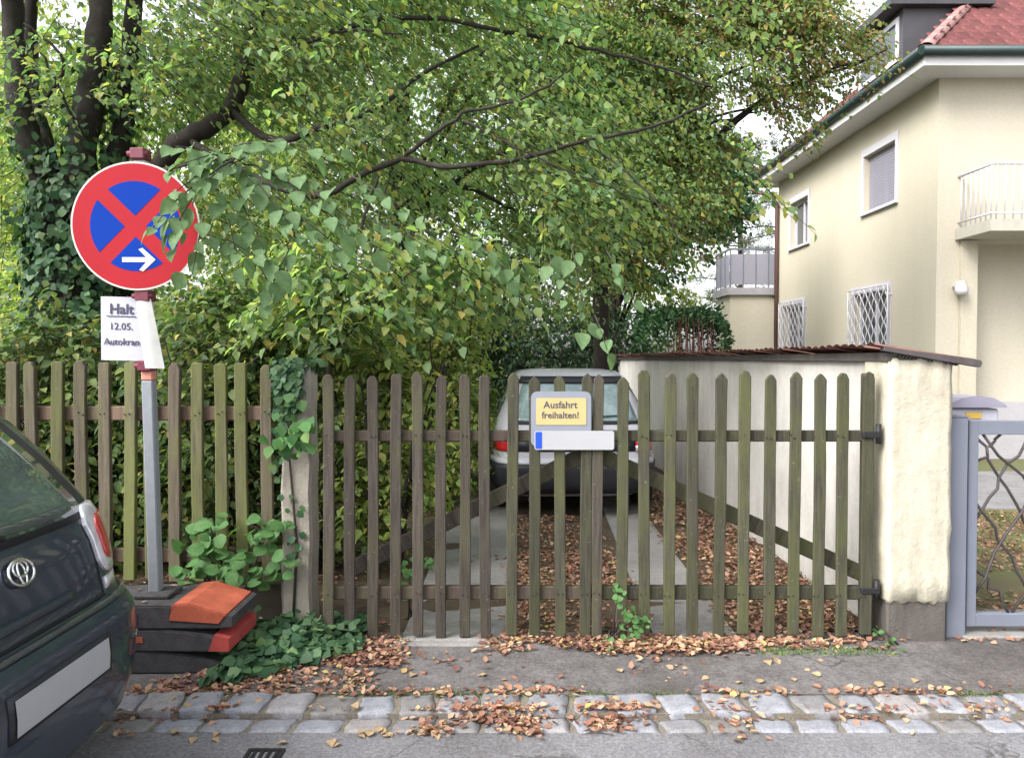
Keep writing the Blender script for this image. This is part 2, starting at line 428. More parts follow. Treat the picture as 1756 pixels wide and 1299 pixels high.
class MB:
    """collects shapes, builds ONE mesh"""
    def __init__(s):
        s.v, s.f, s.smooth = [], [], []

    def add(s, vs, fs, smooth=False):
        b = len(s.v)
        s.v += [tuple(p) for p in vs]
        s.f += [tuple(i + b for i in q) for q in fs]
        s.smooth += [smooth] * len(fs)
        return s

    def box(s, lo, hi, bev=0.0, mat=None):
        if bev <= 0:
            x0, y0, z0 = lo
            x1, y1, z1 = hi
            vs_ = [(x0, y0, z0), (x1, y0, z0), (x1, y1, z0), (x0, y1, z0), (x0, y0, z1), (x1, y0, z1), (x1, y1, z1), (x0, y1, z1)]
            fs = [(0, 3, 2, 1), (4, 5, 6, 7), (0, 1, 5, 4), (1, 2, 6, 5), (2, 3, 7, 6), (3, 0, 4, 7)]
        else:
            bm = bmesh.new()
            bmesh.ops.create_cube(bm, size=1)
            for v in bm.verts:
                v.co = Vector([(lo[i] + hi[i]) / 2 + v.co[i] * (hi[i] - lo[i]) for i in range(3)])
            bmesh.ops.bevel(bm, geom=bm.edges[:], offset=bev, segments=1, affect='EDGES')
            bm.verts.index_update()
            vs_ = [v.co[:] for v in bm.verts]
            fs = [[v.index for v in f.verts] for f in bm.faces]
            bm.free()
        if mat is not None:
            vs_ = [(mat @ Vector(p))[:] for p in vs_]
        return s.add(vs_, fs)

    def tube(s, pts, rads, n=8, cap=True):
        pts = [Vector(p) for p in pts]
        if not hasattr(rads, '__len__'):
            rads = [rads] * len(pts)
        vs_, fs = [], []
        prev = None
        for i, p in enumerate(pts):
            d = (pts[min(i + 1, len(pts) - 1)] - pts[max(i - 1, 0)])
            d = d.normalized() if d.length > 1e-9 else Vector((0, 0, 1))
            ref = prev if prev is not None else (Vector((1, 0, 0)) if abs(d.x) < 0.9 else Vector((0, 1, 0)))
            a = (ref - d * ref.dot(d)).normalized()
            prev = a
            b = d.cross(a)
            for k in range(n):
                th = 2 * math.pi * k / n
                vs_.append(p + (a * math.cos(th) + b * math.sin(th)) * rads[i])
        for i in range(len(pts) - 1):
            for k in range(n):
                k2 = (k + 1) % n
                fs.append((i * n + k, i * n + k2, (i + 1) * n + k2, (i + 1) * n + k))
        s.add(vs_, fs, True)
        if cap:
            s.add(vs_[:n], [tuple(range(n - 1, -1, -1))])
            s.add(vs_[-n:], [tuple(range(n))])
        return s

    def prism(s, poly, axis, lo, hi, mat=None):
        """polygon (2-D) pushed along an axis: poly in the two other axes' order"""
        def P(a, b, c):
            return {'x': (c, a, b), 'y': (a, c, b), 'z': (a, b, c)}[axis]
        n = len(poly)
        vs_ = [P(a, b, lo) for a, b in poly] + [P(a, b, hi) for a, b in poly]
        fs = [tuple(range(n))[::-1], tuple(range(n, 2 * n))]
        fs += [(i, (i + 1) % n, n + (i + 1) % n, n + i) for i in range(n)]
        if mat is not None:
            vs_ = [(mat @ Vector(p))[:] for p in vs_]
        return s.add(vs_, fs)

    def grid(s, rows, smooth=True, closed=False):
        """rows of points -> quads"""
        n = len(rows[0])
        vs_ = [p for r in rows for p in r]
        fs = []
        for i in range(len(rows) - 1):
            for j in range(n if closed else n - 1):
                j2 = (j + 1) % n
                fs.append((i * n + j, i * n + j2, (i + 1) * n + j2, (i + 1) * n + j))
        return s.add(vs_, fs, smooth)

    def mesh(s, name, mat, fix=True):
        me = bpy.data.meshes.new(name)
        me.from_pydata(s.v, [], s.f)
        me.polygons.foreach_set('use_smooth', s.smooth)
        if fix:
            bm = bmesh.new()
            bm.from_mesh(me)
            bmesh.ops.remove_doubles(bm, verts=bm.verts, dist=1e-6)
            bmesh.ops.recalc_face_normals(bm, faces=bm.faces)
            bm.to_mesh(me)
            bm.free()
        me.materials.append(mat)
        me.update()
        return me

    def build(s, name, mat, parent=None, loc=None, rot=None, fix=True):
        return link(name, s.mesh(name, mat, fix), parent, loc, rot)


def np_mesh(name, V, F, mat, smooth=False):
    """V (n,3), F (m,3) triangles -> mesh, fast"""
    me = bpy.data.meshes.new(name)
    me.vertices.add(len(V))
    me.vertices.foreach_set('co', np.ascontiguousarray(V, dtype=np.float32).ravel())
    me.loops.add(F.size)
    me.loops.foreach_set('vertex_index', np.ascontiguousarray(F, dtype=np.int32).ravel())
    me.polygons.add(len(F))
    me.polygons.foreach_set('loop_start', np.arange(0, F.size, 3, dtype=np.int32))
    if smooth:
        me.polygons.foreach_set('use_smooth', np.ones(len(F), dtype=bool))
    me.materials.append(mat)
    me.update(calc_edges=True)
    return me


def norm(a):
    return a / np.maximum(np.linalg.norm(a, axis=1, keepdims=True), 1e-9)


def leaf_mesh(P, D, N, S, wid=0.62, droop=0.18, fold=0.10):
    """one folded, drooping leaf (6 triangles) per row"""
    n = len(P)
    D = norm(D)
    B = norm(np.cross(D, N))
    N = np.cross(B, D)
    S = S[:, None]
    w = wid * 0.5
    base = P
    l1 = P + S * (0.30 * D + w * B + fold * N)
    r1 = P + S * (0.30 * D - w * B + fold * N)
    m = P + S * (0.5 * D)
    l2 = P + S * (0.68 * D + w * 0.72 * B + (fold * 0.7 - droop * 0.3) * N)
    r2 = P + S * (0.68 * D - w * 0.72 * B + (fold * 0.7 - droop * 0.3) * N)
    tip = P + S * (1.0 * D - droop * N)
    V = np.stack([base, l1, r1, m, l2, r2, tip], axis=1).reshape(-1, 3)
    T = np.array([[0, 3, 1], [1, 3, 4], [4, 3, 6], [0, 2, 3], [2, 5, 3], [5, 6, 3]])
    F = (T[None] + (np.arange(n) * 7)[:, None, None]).reshape(-1, 3)
    return V, F


def rnd(n, a, b):
    return RNG.uniform(a, b, n)


def sprays(centers, outdir, k=11, ln=(0.35, 0.7), size=(0.07, 0.11), droop=(0.1, 0.6), down=0.5):
    """leafy twigs: k leaves alternate along each twig, layered and drooping. Returns P, D, N, S and the twig segments"""
    m = len(centers)
    az = outdir + RNG.normal(0, 0.7, m)
    dr = rnd(m, *droop)
    L = rnd(m, *ln)
    tw = np.stack([np.cos(az) * np.cos(dr), np.sin(az) * np.cos(dr), -np.sin(dr)], axis=1)
    side = np.stack([-np.sin(az), np.cos(az), RNG.normal(0, 0.25, m)], axis=1)
    start = centers - tw * (L * 0.5)[:, None]
    t = (np.arange(k) + 0.6) / k
    sgn = np.where(np.arange(k) % 2 == 0, 1.0, -1.0)
    T = t[None, :] + RNG.normal(0, 0.03, (m, k))
    P = start[:, None, :] + tw[:, None, :] * (T * L[:, None])[:, :, None]
    P[:, :, 2] -= 0.22 * (T ** 2) * L[:, None]
    P += RNG.normal(0, 0.018, P.shape)
    D = tw[:, None, :] * 0.55 + side[:, None, :] * sgn[None, :, None] * 0.85
    D = D + RNG.normal(0, 0.3, D.shape)
    D[:, :, 2] -= np.abs(RNG.normal(down, 0.3, (m, k)))
    Nn = np.zeros_like(P)
    Nn[:, :, 2] = 1
    Nn += RNG.normal(0, 0.4, Nn.shape)
    S = rnd(m * k, *size)
    ends = start + tw * L[:, None]
    ends[:, 2] -= 0.22 * L
    return P.reshape(-1, 3), D.reshape(-1, 3), Nn.reshape(-1, 3), S, start, ends


def twig_mesh(A, B, r):
    n = len(A)
    d = norm(B - A)
    ref = np.tile(np.array([[0.3, 0.2, 0.93]]), (n, 1))
    a = norm(np.cross(d, ref))
    b = np.cross(d, a)
    V = []
    for c, s_ in ((1, 0), (-0.5, 0.87), (-0.5, -0.87)):
        V.append(A + (a * c + b * s_) * r)
    for c, s_ in ((1, 0), (-0.5, 0.87), (-0.5, -0.87)):
        V.append(B + (a * c + b * s_) * r * 0.4)
    V = np.stack(V, axis=1).reshape(-1, 3)
    T = np.array([[0, 1, 4], [0, 4, 3], [1, 2, 5], [1, 5, 4], [2, 0, 3], [2, 3, 5]])
    return V, (T[None] + (np.arange(n) * 6)[:, None, None]).reshape(-1, 3)


def lump(P, f, seed):
    """smooth pseudo-noise in [-1, 1] for gaps between clumps"""
    r = np.random.default_rng(seed)
    acc = np.zeros(len(P))
    for i in range(6):
        k = r.normal(0, f, 3)
        acc += np.sin(P @ k + r.uniform(0, 6.28))
    return acc / 6.0


def crown_points(ells, n, seed, gap=0.05, f=2.4, zmin=0.3):
    """points in a union of ellipsoids, denser to the outside, with gaps between clumps"""
    out = []
    tot = sum(e[1][0] * e[1][1] * e[1][2] for e in ells)
    for (c, r) in ells:
        m = int(n * 3.0 * r[0] * r[1] * r[2] / tot) + 8
        u = norm(RNG.normal(0, 1, (m, 3))) * (RNG.uniform(0, 1, (m, 1)) ** 0.45)
        rr = 1 + 0.18 * lump(u, 4.0, seed)[:, None]
        p = np.array(c)[None] + u * np.array(r)[None] * rr
        keep = (lump(p, f, seed + 1) > -gap) & (p[:, 2] > zmin)
        p = p[keep]
        out.append(p[:int(n * r[0] * r[1] * r[2] / tot) + 4])
    return np.concatenate(out)


def crown(parent, name, ells, n, seed, mat, axis, k=11, size=(0.07, 0.11), ln=(0.35, 0.7), gap=0.05, f=2.4, droop=(0.1, 0.6), twig_r=0.004, wid=0.62, down=0.5, zmin=0.3, extra=None, keepf=None):
    c = crown_points(ells, n, seed, gap, f, zmin)
    if extra is not None:
        c = np.concatenate([c, extra])
    if keepf is not None:
        c = c[keepf(c)]
    out = np.arctan2(c[:, 1] - axis[1], c[:, 0] - axis[0])
    P, D, N, S, A, B = sprays(c, out, k, ln, size, droop, down)
    V, F = leaf_mesh(P, D, N, S, wid)
    o = link(name, np_mesh(name, V, F, mat), parent)
    o['kind'] = 'stuff'
    V, F = twig_mesh(A, B, twig_r)
    t = link('twigs', np_mesh('twigs', V, F, TWIG), parent)
    t['kind'] = 'stuff'
    return c


def smooth_path(pts, n=4):
    """Catmull-Rom through points"""
    pts = [Vector(p) for p in pts]
    out = []
    for i in range(len(pts) - 1):
        p0, p1, p2, p3 = pts[max(i - 1, 0)], pts[i], pts[i + 1], pts[min(i + 2, len(pts) - 1)]
        for k in range(n):
            t = k / n
            out.append(0.5 * ((2 * p1) + (p2 - p0) * t + (2 * p0 - 5 * p1 + 4 * p2 - p3) * t * t + (3 * p1 - p0 - 3 * p2 + p3) * t ** 3))
    out.append(pts[-1])
    return out


def limb(parent, name, pts, r0, r1, n=10, wob=0.0, mat=None):
    p = smooth_path(pts, 5)
    m = len(p)
    rr = [(r0 + (r1 - r0) * i / (m - 1)) * (1 + random.uniform(-0.08, 0.08)) for i in range(m)]
    p = [q + Vector((random.gauss(0, wob), random.gauss(0, wob), random.gauss(0, wob))) for q in p]
    MB().tube(p, rr, n).build(name, mat or BARK, parent)
    return p, rr


def text_mesh(body, size, mat, name='lettering', bold=0.0, align='CENTER'):
    cu = bpy.data.curves.new(name, 'FONT')
    cu.body = body
    cu.size = size
    cu.align_x = align
    cu.align_y = 'CENTER'
    cu.extrude = 0.0006
    cu.offset = bold
    cu.resolution_u = 3
    tmp = bpy.data.objects.new('tmp_text', cu)
    COL.objects.link(tmp)
    dg = bpy.context.evaluated_depsgraph_get()
    me = bpy.data.meshes.new_from_object(tmp.evaluated_get(dg))
    bpy.data.objects.remove(tmp)
    me.name = name
    me.materials.clear()
    me.materials.append(mat)
    return me


def sheet(name, x0, x1, y0, y1, z, mat, nx=1, ny=1, bumpy=0.0, label=None, kind='structure', parent=None):
    rows = []
    for j in range(ny + 1):
        rows.append([(x0 + (x1 - x0) * i / nx, y0 + (y1 - y0) * j / ny, z + (random.uniform(-bumpy, bumpy) if bumpy else 0)) for i in range(nx + 1)])
    o = MB().grid(rows, True).build(name, mat, parent)
    if kind:
        o['kind'] = kind
    return o


# ------------------------------------------------------------------ the ground
ZP = 0.025                    # pavement height above the road
Y_GUT0, Y_KERB0, Y_KERB1, Y_GATE = 3.232, 3.36, 3.557, 4.25
sheet('ground', -120, 120, -60, 260, -0.06, SOIL)
sheet('road', -40, 40, -12, Y_GUT0, 0.0, ASPHALT)
sheet('pavement', -40, 40, Y_KERB1 - .004, Y_GATE + 0.12, ZP, PAVING)
sheet('garden_ground', -30, 2.2, Y_GATE + 0.12, 34, ZP + 0.002, SOIL, 60, 60, 0.02)
sheet('lawn', 2.5, 30, Y_GATE + 0.12, 40, ZP - 0.004, GRASSG, 30, 30, 0.004)

# granite kerb row and gutter row: one object per sett
kerb = MB().box((-9, Y_KERB0 + 0.004, -0.05), (9, Y_KERB1 + .05, ZP - 0.0035)).build('kerb', MORTAR)
tag(kerb, kind='structure')
gutter = MB().box((-9, Y_GUT0, -0.05), (9, Y_KERB0 + 0.004, -0.005)).build('gutter', MORTAR)
tag(gutter, kind='structure')


def sett_mesh(w, d, h, seed):
    """hewn stone: rounded, uneven edges and a lumpy top"""
    r = random.Random(seed)
    bm = bmesh.new()
    bmesh.ops.create_cube(bm, size=1)
    bmesh.ops.subdivide_edges(bm, edges=bm.edges[:], cuts=5, use_grid_fill=True)
    sk = [r.uniform(-.012, .012) for _ in range(4)]
    for v in bm.verts:
        x, y, z = v.co.x * 2, v.co.y * 2, v.co.z
        k = 1 - 0.07 * (x * y) ** 2
        px, py = x * w / 2 * k, y * d / 2 * k
        px += sk[0] * y + r.uniform(-.0025, .0025) + .004 * math.sin(y * 4 + seed)
        py += sk[1] * x * .5 + r.uniform(-.002, .002) + .003 * math.sin(x * 5 + seed)
        zz = z * h
        if z > .4:
            e = max(abs(x), abs(y))
            zz -= .005 * e ** 8 - r.uniform(-.0014, .0014) - .002 * math.sin(3 * x + seed) * math.cos(2 * y + seed)
            if e > .9:
                px *= .985
                py *= .975
        v.co = Vector((px, py, zz))
    me = bpy.data.meshes.new('stone')
    for f in bm.faces:
        f.smooth = True
    bm.to_mesh(me)
    bm.free()
    me.materials.append(GRANITE)
    return me


k_meshes = [sett_mesh(0.172 + 0.016 * random.uniform(-1, 1), Y_KERB1 - Y_KERB0 - 0.002, 0.10, i) for i in range(7)]
g_meshes = [sett_mesh(0.175 + 0.018 * random.uniform(-1, 1), Y_KERB0 - Y_GUT0 - 0.006, 0.08, 20 + i) for i in range(7)]
x = -4.2
while x < 4.6:
    me = random.choice(k_meshes)
    w = me.vertices and max(v.co.x for v in me.vertices) - min(v.co.x for v in me.vertices)
    o = link('stone', me, kerb, (x + w / 2, (Y_KERB0 + Y_KERB1) / 2 + random.uniform(-0.006, 0.006), ZP - 0.046 + random.uniform(-0.003, 0.006) + (0.012 if x < -1.0 else 0)))
    o.rotation_euler = (random.gauss(0, 0.015), random.gauss(0, 0.015), random.gauss(0, 0.025))
    x += w + random.uniform(0.004, 0.014)
x = -4.15
while x < 4.6:
    me = random.choice(g_meshes)
    w = max(v.co.x for v in me.vertices) - min(v.co.x for v in me.vertices)
    o = link('stone', me, gutter, (x + w / 2, (Y_GUT0 + Y_KERB0) / 2, -0.036 + random.uniform(-0.001, 0.004)))
    o.rotation_euler = (random.gauss(0, 0.015), random.gauss(0, 0.015), random.gauss(0, 0.02))
    x += w + random.uniform(0.004, 0.014)

# driveway: two concrete wheel tracks and the sill under the gate
drive = tag(MB().box((-0.62, Y_GATE - 0.03, -0.02), (-0.02, 8.6, ZP + 0.012), 0.006).build('driveway', CONCRETE), kind='structure')
MB().prism([(0.80, Y_GATE - 0.03), (1.27, Y_GATE - 0.03), (1.36, 8.6), (0.98, 8.6)], 'z', -0.02, ZP + 0.014).build('wheel_track', CONCRETE, drive)
tag(MB().box((-0.98, Y_GATE - 0.10, -0.02), (-0.05, Y_GATE - 0.032, ZP + 0.010), 0.006).build('door_sill', CONCRETE), kind='structure')
tag(MB().box((2.55, Y_GATE + 0.02, -0.02), (4.2, Y_GATE + 0.5, ZP + 0.012), 0.006).build('path', CONCRETE), kind='structure')
tag(MB().box((2.9, 8.0, -0.02), (20, 10.6, ZP + 0.014), 0.006).build('garden_path', PAVER), kind='structure')

# drain in the road
dg_ = empty('drain_grate', (at(442, 0, 3.05).x, 3.015, 0.004), 0, 'small dark iron drain grate set flush in the grey road near the gutter', 'drain grate')
f = MB()
q = .075
for lo, hi in (((-q, -q), (q, -q + .015)), ((-q, q - .015), (q, q)), ((-q, -q + .015), (-q + .015, q - .015)), ((q - .015, -q + .015), (q, q - .015))):
    f.box((lo[0], lo[1], -0.03), (hi[0], hi[1], 0.004))
f.build('grate_frame', IRON, dg_)
for i in range(4):
    MB().box((-q + .026 + i * .03, -q + .016, -.03), (-q + .039 + i * .03, q - .016, .002)).build('bar', IRON, dg_)
MB().box((-q + .016, -q + .016, -.034), (q - .016, q - .016, -.0305)).build('drain_bottom', SEAM, dg_)


# ------------------------------------------------------------------ house
def wall(u0, u1, z0, z1, holes, place, depth):
    """wall in a plane with rectangular openings (a0, a1, b0, b1) and reveals; place(u, z, d) -> point, d = inward depth"""
    us = sorted({u0, u1, *[h[0] for h in holes], *[h[1] for h in holes]})
    zs = sorted({z0, z1, *[h[2] for h in holes], *[h[3] for h in holes]})
    mb = MB()
    for a, b in zip(us, us[1:]):
        for c, d in zip(zs, zs[1:]):
            mu, mz = (a + b) / 2, (c + d) / 2
            if any(h[0] < mu < h[1] and h[2] < mz < h[3] for h in holes):
                continue
            mb.add([place(a, c, 0), place(b, c, 0), place(b, d, 0), place(a, d, 0)], [(0, 1, 2, 3)])
    for h in holes:
        c = [(h[0], h[2]), (h[1], h[2]), (h[1], h[3]), (h[0], h[3])]
        for i in range(4):
            p, q = c[i], c[(i + 1) % 4]
            mb.add([place(p[0], p[1], 0), place(q[0], q[1], 0), place(q[0], q[1], depth), place(p[0], p[1], depth)], [(0, 1, 2, 3)])
    return mb


HX, HY0, HY1, HX1, HZ = 6.7, 12.1, 19.3, 15.5, 6.0
house = empty('house', (HX, HY0, 0), 0, 'cream two storey house with red tiled hip roof beyond the garden wall', 'house')
HL = Vector((HX, HY0, 0))
inv = Matrix.Translation(-HL)


def hb(mb, name, mat, parent=None):
    """build a piece given in world coordinates as a child of the house"""
    mb.v = [tuple(inv @ Vector(p)) for p in mb.v]
    return mb.build(name, mat, parent if parent is not None else house)


WIN = {'A': (13.42, 14.62, 4.36, 5.42), 'B': (17.35, 18.45, 4.24, 5.30), 'C': (13.6, 15.0, 1.65, 2.84), 'D': (17.5, 18.9, 1.75, 2.88)}
side = wall(HY0, HY1, 0.9, HZ, list(WIN.values()), lambda u, z, d: (HX + d, u, z), 0.22)
hb(side, 'side_wall', HOUSE)
GX = 7.32                 # recess edge in the ground floor
fr = wall(HX, HX1, 3.46, HZ, [(8.35, 9.35, 3.7, 5.75), (11.2, 12.6, 4.4, 5.6)], lambda u, z, d: (u, HY0 + d, z), 0.2)
fr.add([(HX, HY0, 0.9), (GX, HY0, 0.9), (GX, HY0, 3.46), (HX, HY0, 3.46)], [(0, 1, 2, 3)])
fr.add([(GX, HY0, 0.9), (GX, HY0 + .45, 0.9), (GX, HY0 + .45, 3.46), (GX, HY0, 3.46)], [(0, 1, 2, 3)])
fr.add([(GX, HY0 + .45, 0.9), (HX1, HY0 + .45, 0.9), (HX1, HY0 + .45, 3.46), (GX, HY0 + .45, 3.46)], [(0, 1, 2, 3)])
fr.add([(GX, HY0, 3.46), (GX, HY0 + .45, 3.46), (HX1, HY0 + .45, 3.46), (HX1, HY0, 3.46)], [(0, 1, 2, 3)])
fr.add([(HX1, HY0, 0.9), (HX1, HY1, 0.9), (HX1, HY1, HZ), (HX1, HY0, HZ)], [(0, 1, 2, 3)])
fr.add([(HX, HY1, 0.9), (HX1, HY1, 0.9), (HX1, HY1, HZ), (HX, HY1, HZ)], [(0, 1, 2, 3)])
hb(fr, 'front_wall', HOUSE)
hb(MB().box((GX - 0.26, HY0 - 0.06, 0.0), (GX - 0.004, HY0 - 0.002, 3.455)), 'pilaster', HOUSE)
hb(MB().box((HX - 0.03, HY0 - 0.03, -0.05), (HX1, HY1 + 0.03, 0.9)), 'plinth', HPLINTH)
# dark inside so that panes do not show daylight
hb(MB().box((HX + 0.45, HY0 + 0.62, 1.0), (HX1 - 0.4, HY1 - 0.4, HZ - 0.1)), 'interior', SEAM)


def side_window(key, blind, grille):
    y0, y1, z0, z1 = WIN[key]
    w = MB()
    t = 0.09
    x0, x1 = HX - 0.025, HX + 0.16          # white surround, a little proud of the wall
    w.box((x0, y0 - t, z1 + .003), (HX - .002, y1 + t, z1 + 0.14)).box((x0, y0 - t, z0 + .003), (HX - .002, y0 - .003, z1)).box((x0, y1 + .003, z0 + .003), (HX - .002, y1 + t, z1))
    b = 0.06
    for a, c, d, e in ((y0, y1, z1 - b, z1), (y0, y1, z0, z0 + b), (y0, y0 + b, z0 + b, z1 - b), (y1 - b, y1, z0 + b, z1 - b), ((y0 + y1) / 2 - .035, (y0 + y1) / 2 + .035, z0 + b, z1 - b)):
        w.box((HX + 0.11, a + .002, d + .002), (HX + 0.17, c - .002, e - .002))
    fr_ = hb(w, 'window', WHITE)
    hb(MB().box((HX + 0.145, y0 + b, z0 + b), (HX + 0.155, y1 - b, z1 - b)), 'pane', GLASS, fr_)
    hb(MB().box((HX - 0.06, y0 - t, z0 - 0.05), (HX + 0.10, y1 + t, z0 - 0.002)), 'sill', WHITE, fr_)
    if blind:
        bl = MB()
        zz = z1 - 0.01
        while zz > z0 + blind:
            bl.box((HX + 0.085, y0 + .03, zz - 0.045), (HX + 0.10, y1 - .03, zz - .004))
            zz -= 0.05
        hb(bl, 'roller_blind', BLIND, fr_)
    else:
        hb(MB().box((HX + 0.175, y0 + .1, z0 + .1), (HX + 0.18, y0 + .5, z1 - .1)).box((HX + 0.175, y1 - .45, z0 + .1), (HX + 0.18, y1 - .1, z1 - .1)), 'curtain', CURTAIN, fr_)
    if grille:
        g = MB()
        n = 13
        for i in range(n):
            yy = y0 - .04 + (y1 - y0 + .08) * i / (n - 1)
            pts = [Vector((HX - 0.08, yy + 0.045 * math.sin(k * math.pi / 2 + (i % 2) * math.pi), z0 - .04 + (z1 - z0 + .12) * k / 18)) for k in range(19)]
            g.tube(pts, 0.011, 4)
        for zz in (z0 - .04, z1 + .08):
            g.tube([(HX - 0.08, y0 - .1, zz), (HX - 0.08, y1 + .1, zz)], 0.013, 4)
        for yy in (y0 - .1, y1 + .1):
            g.tube([(HX - 0.08, yy, z0 - .04), (HX - 0.08, yy, z1 + .08)], 0.013, 4)
            for zz in (z0 + .1, z1 - .1):
                g.tube([(HX - 0.08, yy, zz), (HX + 0.01, yy, zz)], 0.011, 4)
        hb(g, 'window_grille', WHITE, fr_)


side_window('A', 0.06, False)
side_window('B', 0.0, False)
side_window('C', 0.0, True)
side_window('D', 0.0, True)
# balcony door behind the railing and a far front window
dr = hb(MB().box((8.36, HY0 + .10, 3.7), (8.46, HY0 + .16, 5.74)).box((9.24, HY0 + .10, 3.7), (9.34, HY0 + .16, 5.74)).box((8.46, HY0 + .10, 5.62), (9.24, HY0 + .16, 5.74)).box((8.46, HY0 + .10, 3.7), (9.24, HY0 + .16, 4.3)), 'balcony_door', WHITE)
hb(MB().box((8.46, HY0 + .125, 4.3), (9.24, HY0 + .135, 5.62)), 'pane', GLASS, dr)
wf = hb(MB().box((11.2, HY0 + .1, 4.4), (11.28, HY0 + .16, 5.6)).box((12.52, HY0 + .1, 4.4), (12.6, HY0 + .16, 5.6)).box((11.28, HY0 + .1, 5.52), (12.52, HY0 + .16, 5.6)).box((11.28, HY0 + .1, 4.4), (12.52, HY0 + .16, 4.48)), 'window', WHITE)
hb(MB().box((11.28, HY0 + .125, 4.48), (12.52, HY0 + .135, 5.52)), 'pane', GLASS, wf)
# eaves: soffit box, gutter, downpipe
OV = 0.52
ex0, ey0, ex1, ey1 = HX - OV, HY0 - OV, HX1 + OV, HY1 + OV
hb(MB().box((ex0, ey0, HZ), (ex1, ey1, HZ + 0.16)), 'eaves', SOFFIT)
g = MB()
gz = HZ + 0.20
for p, q in (((ex0 - .06, ey0 - .06, gz), (ex1 + .06, ey0 - .06, gz)), ((ex0 - .06, ey0 - .06, gz), (ex0 - .06, ey1 + .06, gz))):
    g.tube([p, q], 0.075, 10)
hb(g, 'gutter', GUTTER)
px_ = HX - 0.07
hb(MB().tube(smooth_path([(ex0 - .04, ey1 - .05, gz - .06), (ex0 - .03, ey1 - .06, gz - .25), (ex0 + .12, HY1 + .12, gz - .42), (px_ - .12, HY1 - .02, gz - .52), (px_, HY1 - .08, gz - .75)], 4) + [Vector((px_, HY1 - .08, 0.3))], 0.05, 8), 'downpipe', BROWNPIPE)

# hip roof: individual clay tiles on the front slope near the visible corner, the rest as joined tiles
TANP = math.tan(rad(41))
rz0 = HZ + 0.19
wy, wx = (ey1 - ey0), (ex1 - ex0)
rh = wy / 2
A = [(ex0, ey0, rz0), (ex1, ey0, rz0), (ex1, ey1, rz0), (ex0, ey1, rz0), (ex0 + rh, ey0 + rh, rz0 + rh * TANP), (ex1 - rh, ey0 + rh, rz0 + rh * TANP)]
roof = hb(MB().add(A, [(0, 1, 5, 4), (1, 2, 5), (2, 3, 4, 5), (3, 0, 4)]), 'roof', ROOFTILE)
TW, TE = 0.215, 0.30


def tile_mesh(w, l, t, name, mat, curve=0.018):
    rows = []
    for j in range(3):
        y = l * j / 2
        rows.append([(w * (i / 5 - 0.5), y, t + curve * math.sin(math.pi * i / 5) + (0.0 if j else 0.004)) for i in range(6)])
    mb = MB().grid(rows)
    mb.add([rows[0][i] for i in range(6)] + [(p[0], p[1], p[2] - t) for p in rows[0]], [(i, i + 1, 7 + i, 6 + i) for i in range(5)])
    return mb.mesh(name, mat)


tm = tile_mesh(TW + 0.008, TE + 0.06, 0.036, 'tile', ROOFTILE)
slope_a = math.atan(TANP)
cnt = 0
rest = []
nrow = int(rh / math.cos(slope_a) / TE)
tvs = np.array([v.co[:] for v in tm.vertices])
tfs = [tuple(p.vertices) for p in tm.polygons]
restmb = MB()


def place_tile(M, individual):
    global cnt
    if individual and cnt < 190:
        o = link('tile', tm, roof)
        o.matrix_local = inv @ M
        cnt += 1
    else:
        restmb.add([(M @ Vector(p))[:] for p in tvs], tfs, True)


for r_ in range(nrow):
    d = r_ * TE
    yy = ey0 + d * math.cos(slope_a)
    zz = rz0 + d * math.sin(slope_a) + 0.012
    xa, xb = ex0 + d * math.cos(slope_a), ex1 - d * math.cos(slope_a)
    n = int((xb - xa) / TW)
    for i in range(n):
        xx = xa + (i + 0.5 + 0.5 * (r_ % 2) * 0) * TW + 0.05
        tilt = Euler((slope_a + 0.05 + random.gauss(0, .008), random.gauss(0, 0.012), random.gauss(0, 0.01))).to_matrix().to_4x4()
        place_tile(Matrix.Translation((xx, yy, zz)) @ tilt, xx < 9.6 and r_ < 15)
    # left slope
    ya, yb = ey0 + d * math.cos(slope_a), ey1 - d * math.cos(slope_a)
    xx = ex0 + d * math.cos(slope_a)
    for i in range(int((yb - ya) / TW)):
        M = Matrix.Translation((xx, ya + (i + .5) * TW + .05, zz)) @ Matrix.Rotation(rad(-90), 4, 'Z') @ Euler((slope_a + .05, 0, 0)).to_matrix().to_4x4()
        place_tile(M, False)
o = hb(restmb, 'tiles', ROOFTILE, roof)
o['kind'] = 'stuff'
# ridge tiles down the hip
hipd = Vector((1, 1, TANP)).normalized()
hm = MB()
rws = []
for j in range(2):
    rws.append([(0.11 * math.cos(math.pi * i / 6) * (1.08 - .08 * j), 0.36 * j, 0.085 * math.sin(math.pi * i / 6)) for i in range(7)])
hm.grid(rws)
hmesh = hm.mesh('ridge_tile', m_tile('ridge_clay', [(0.2, 0.10, 0.095), (0.27, 0.15, 0.14), (0.34, 0.23, 0.22)]))
for i in range(18):
    p = Vector((ex0, ey0, rz0 + 0.05)) + hipd * (0.05 + i * 0.33)
    q = hipd.to_track_quat('Y', 'Z').to_matrix().to_4x4()
    o = link('ridge_tile', hmesh, roof)
    o.matrix_local = inv @ (Matrix.Translation(p) @ q)
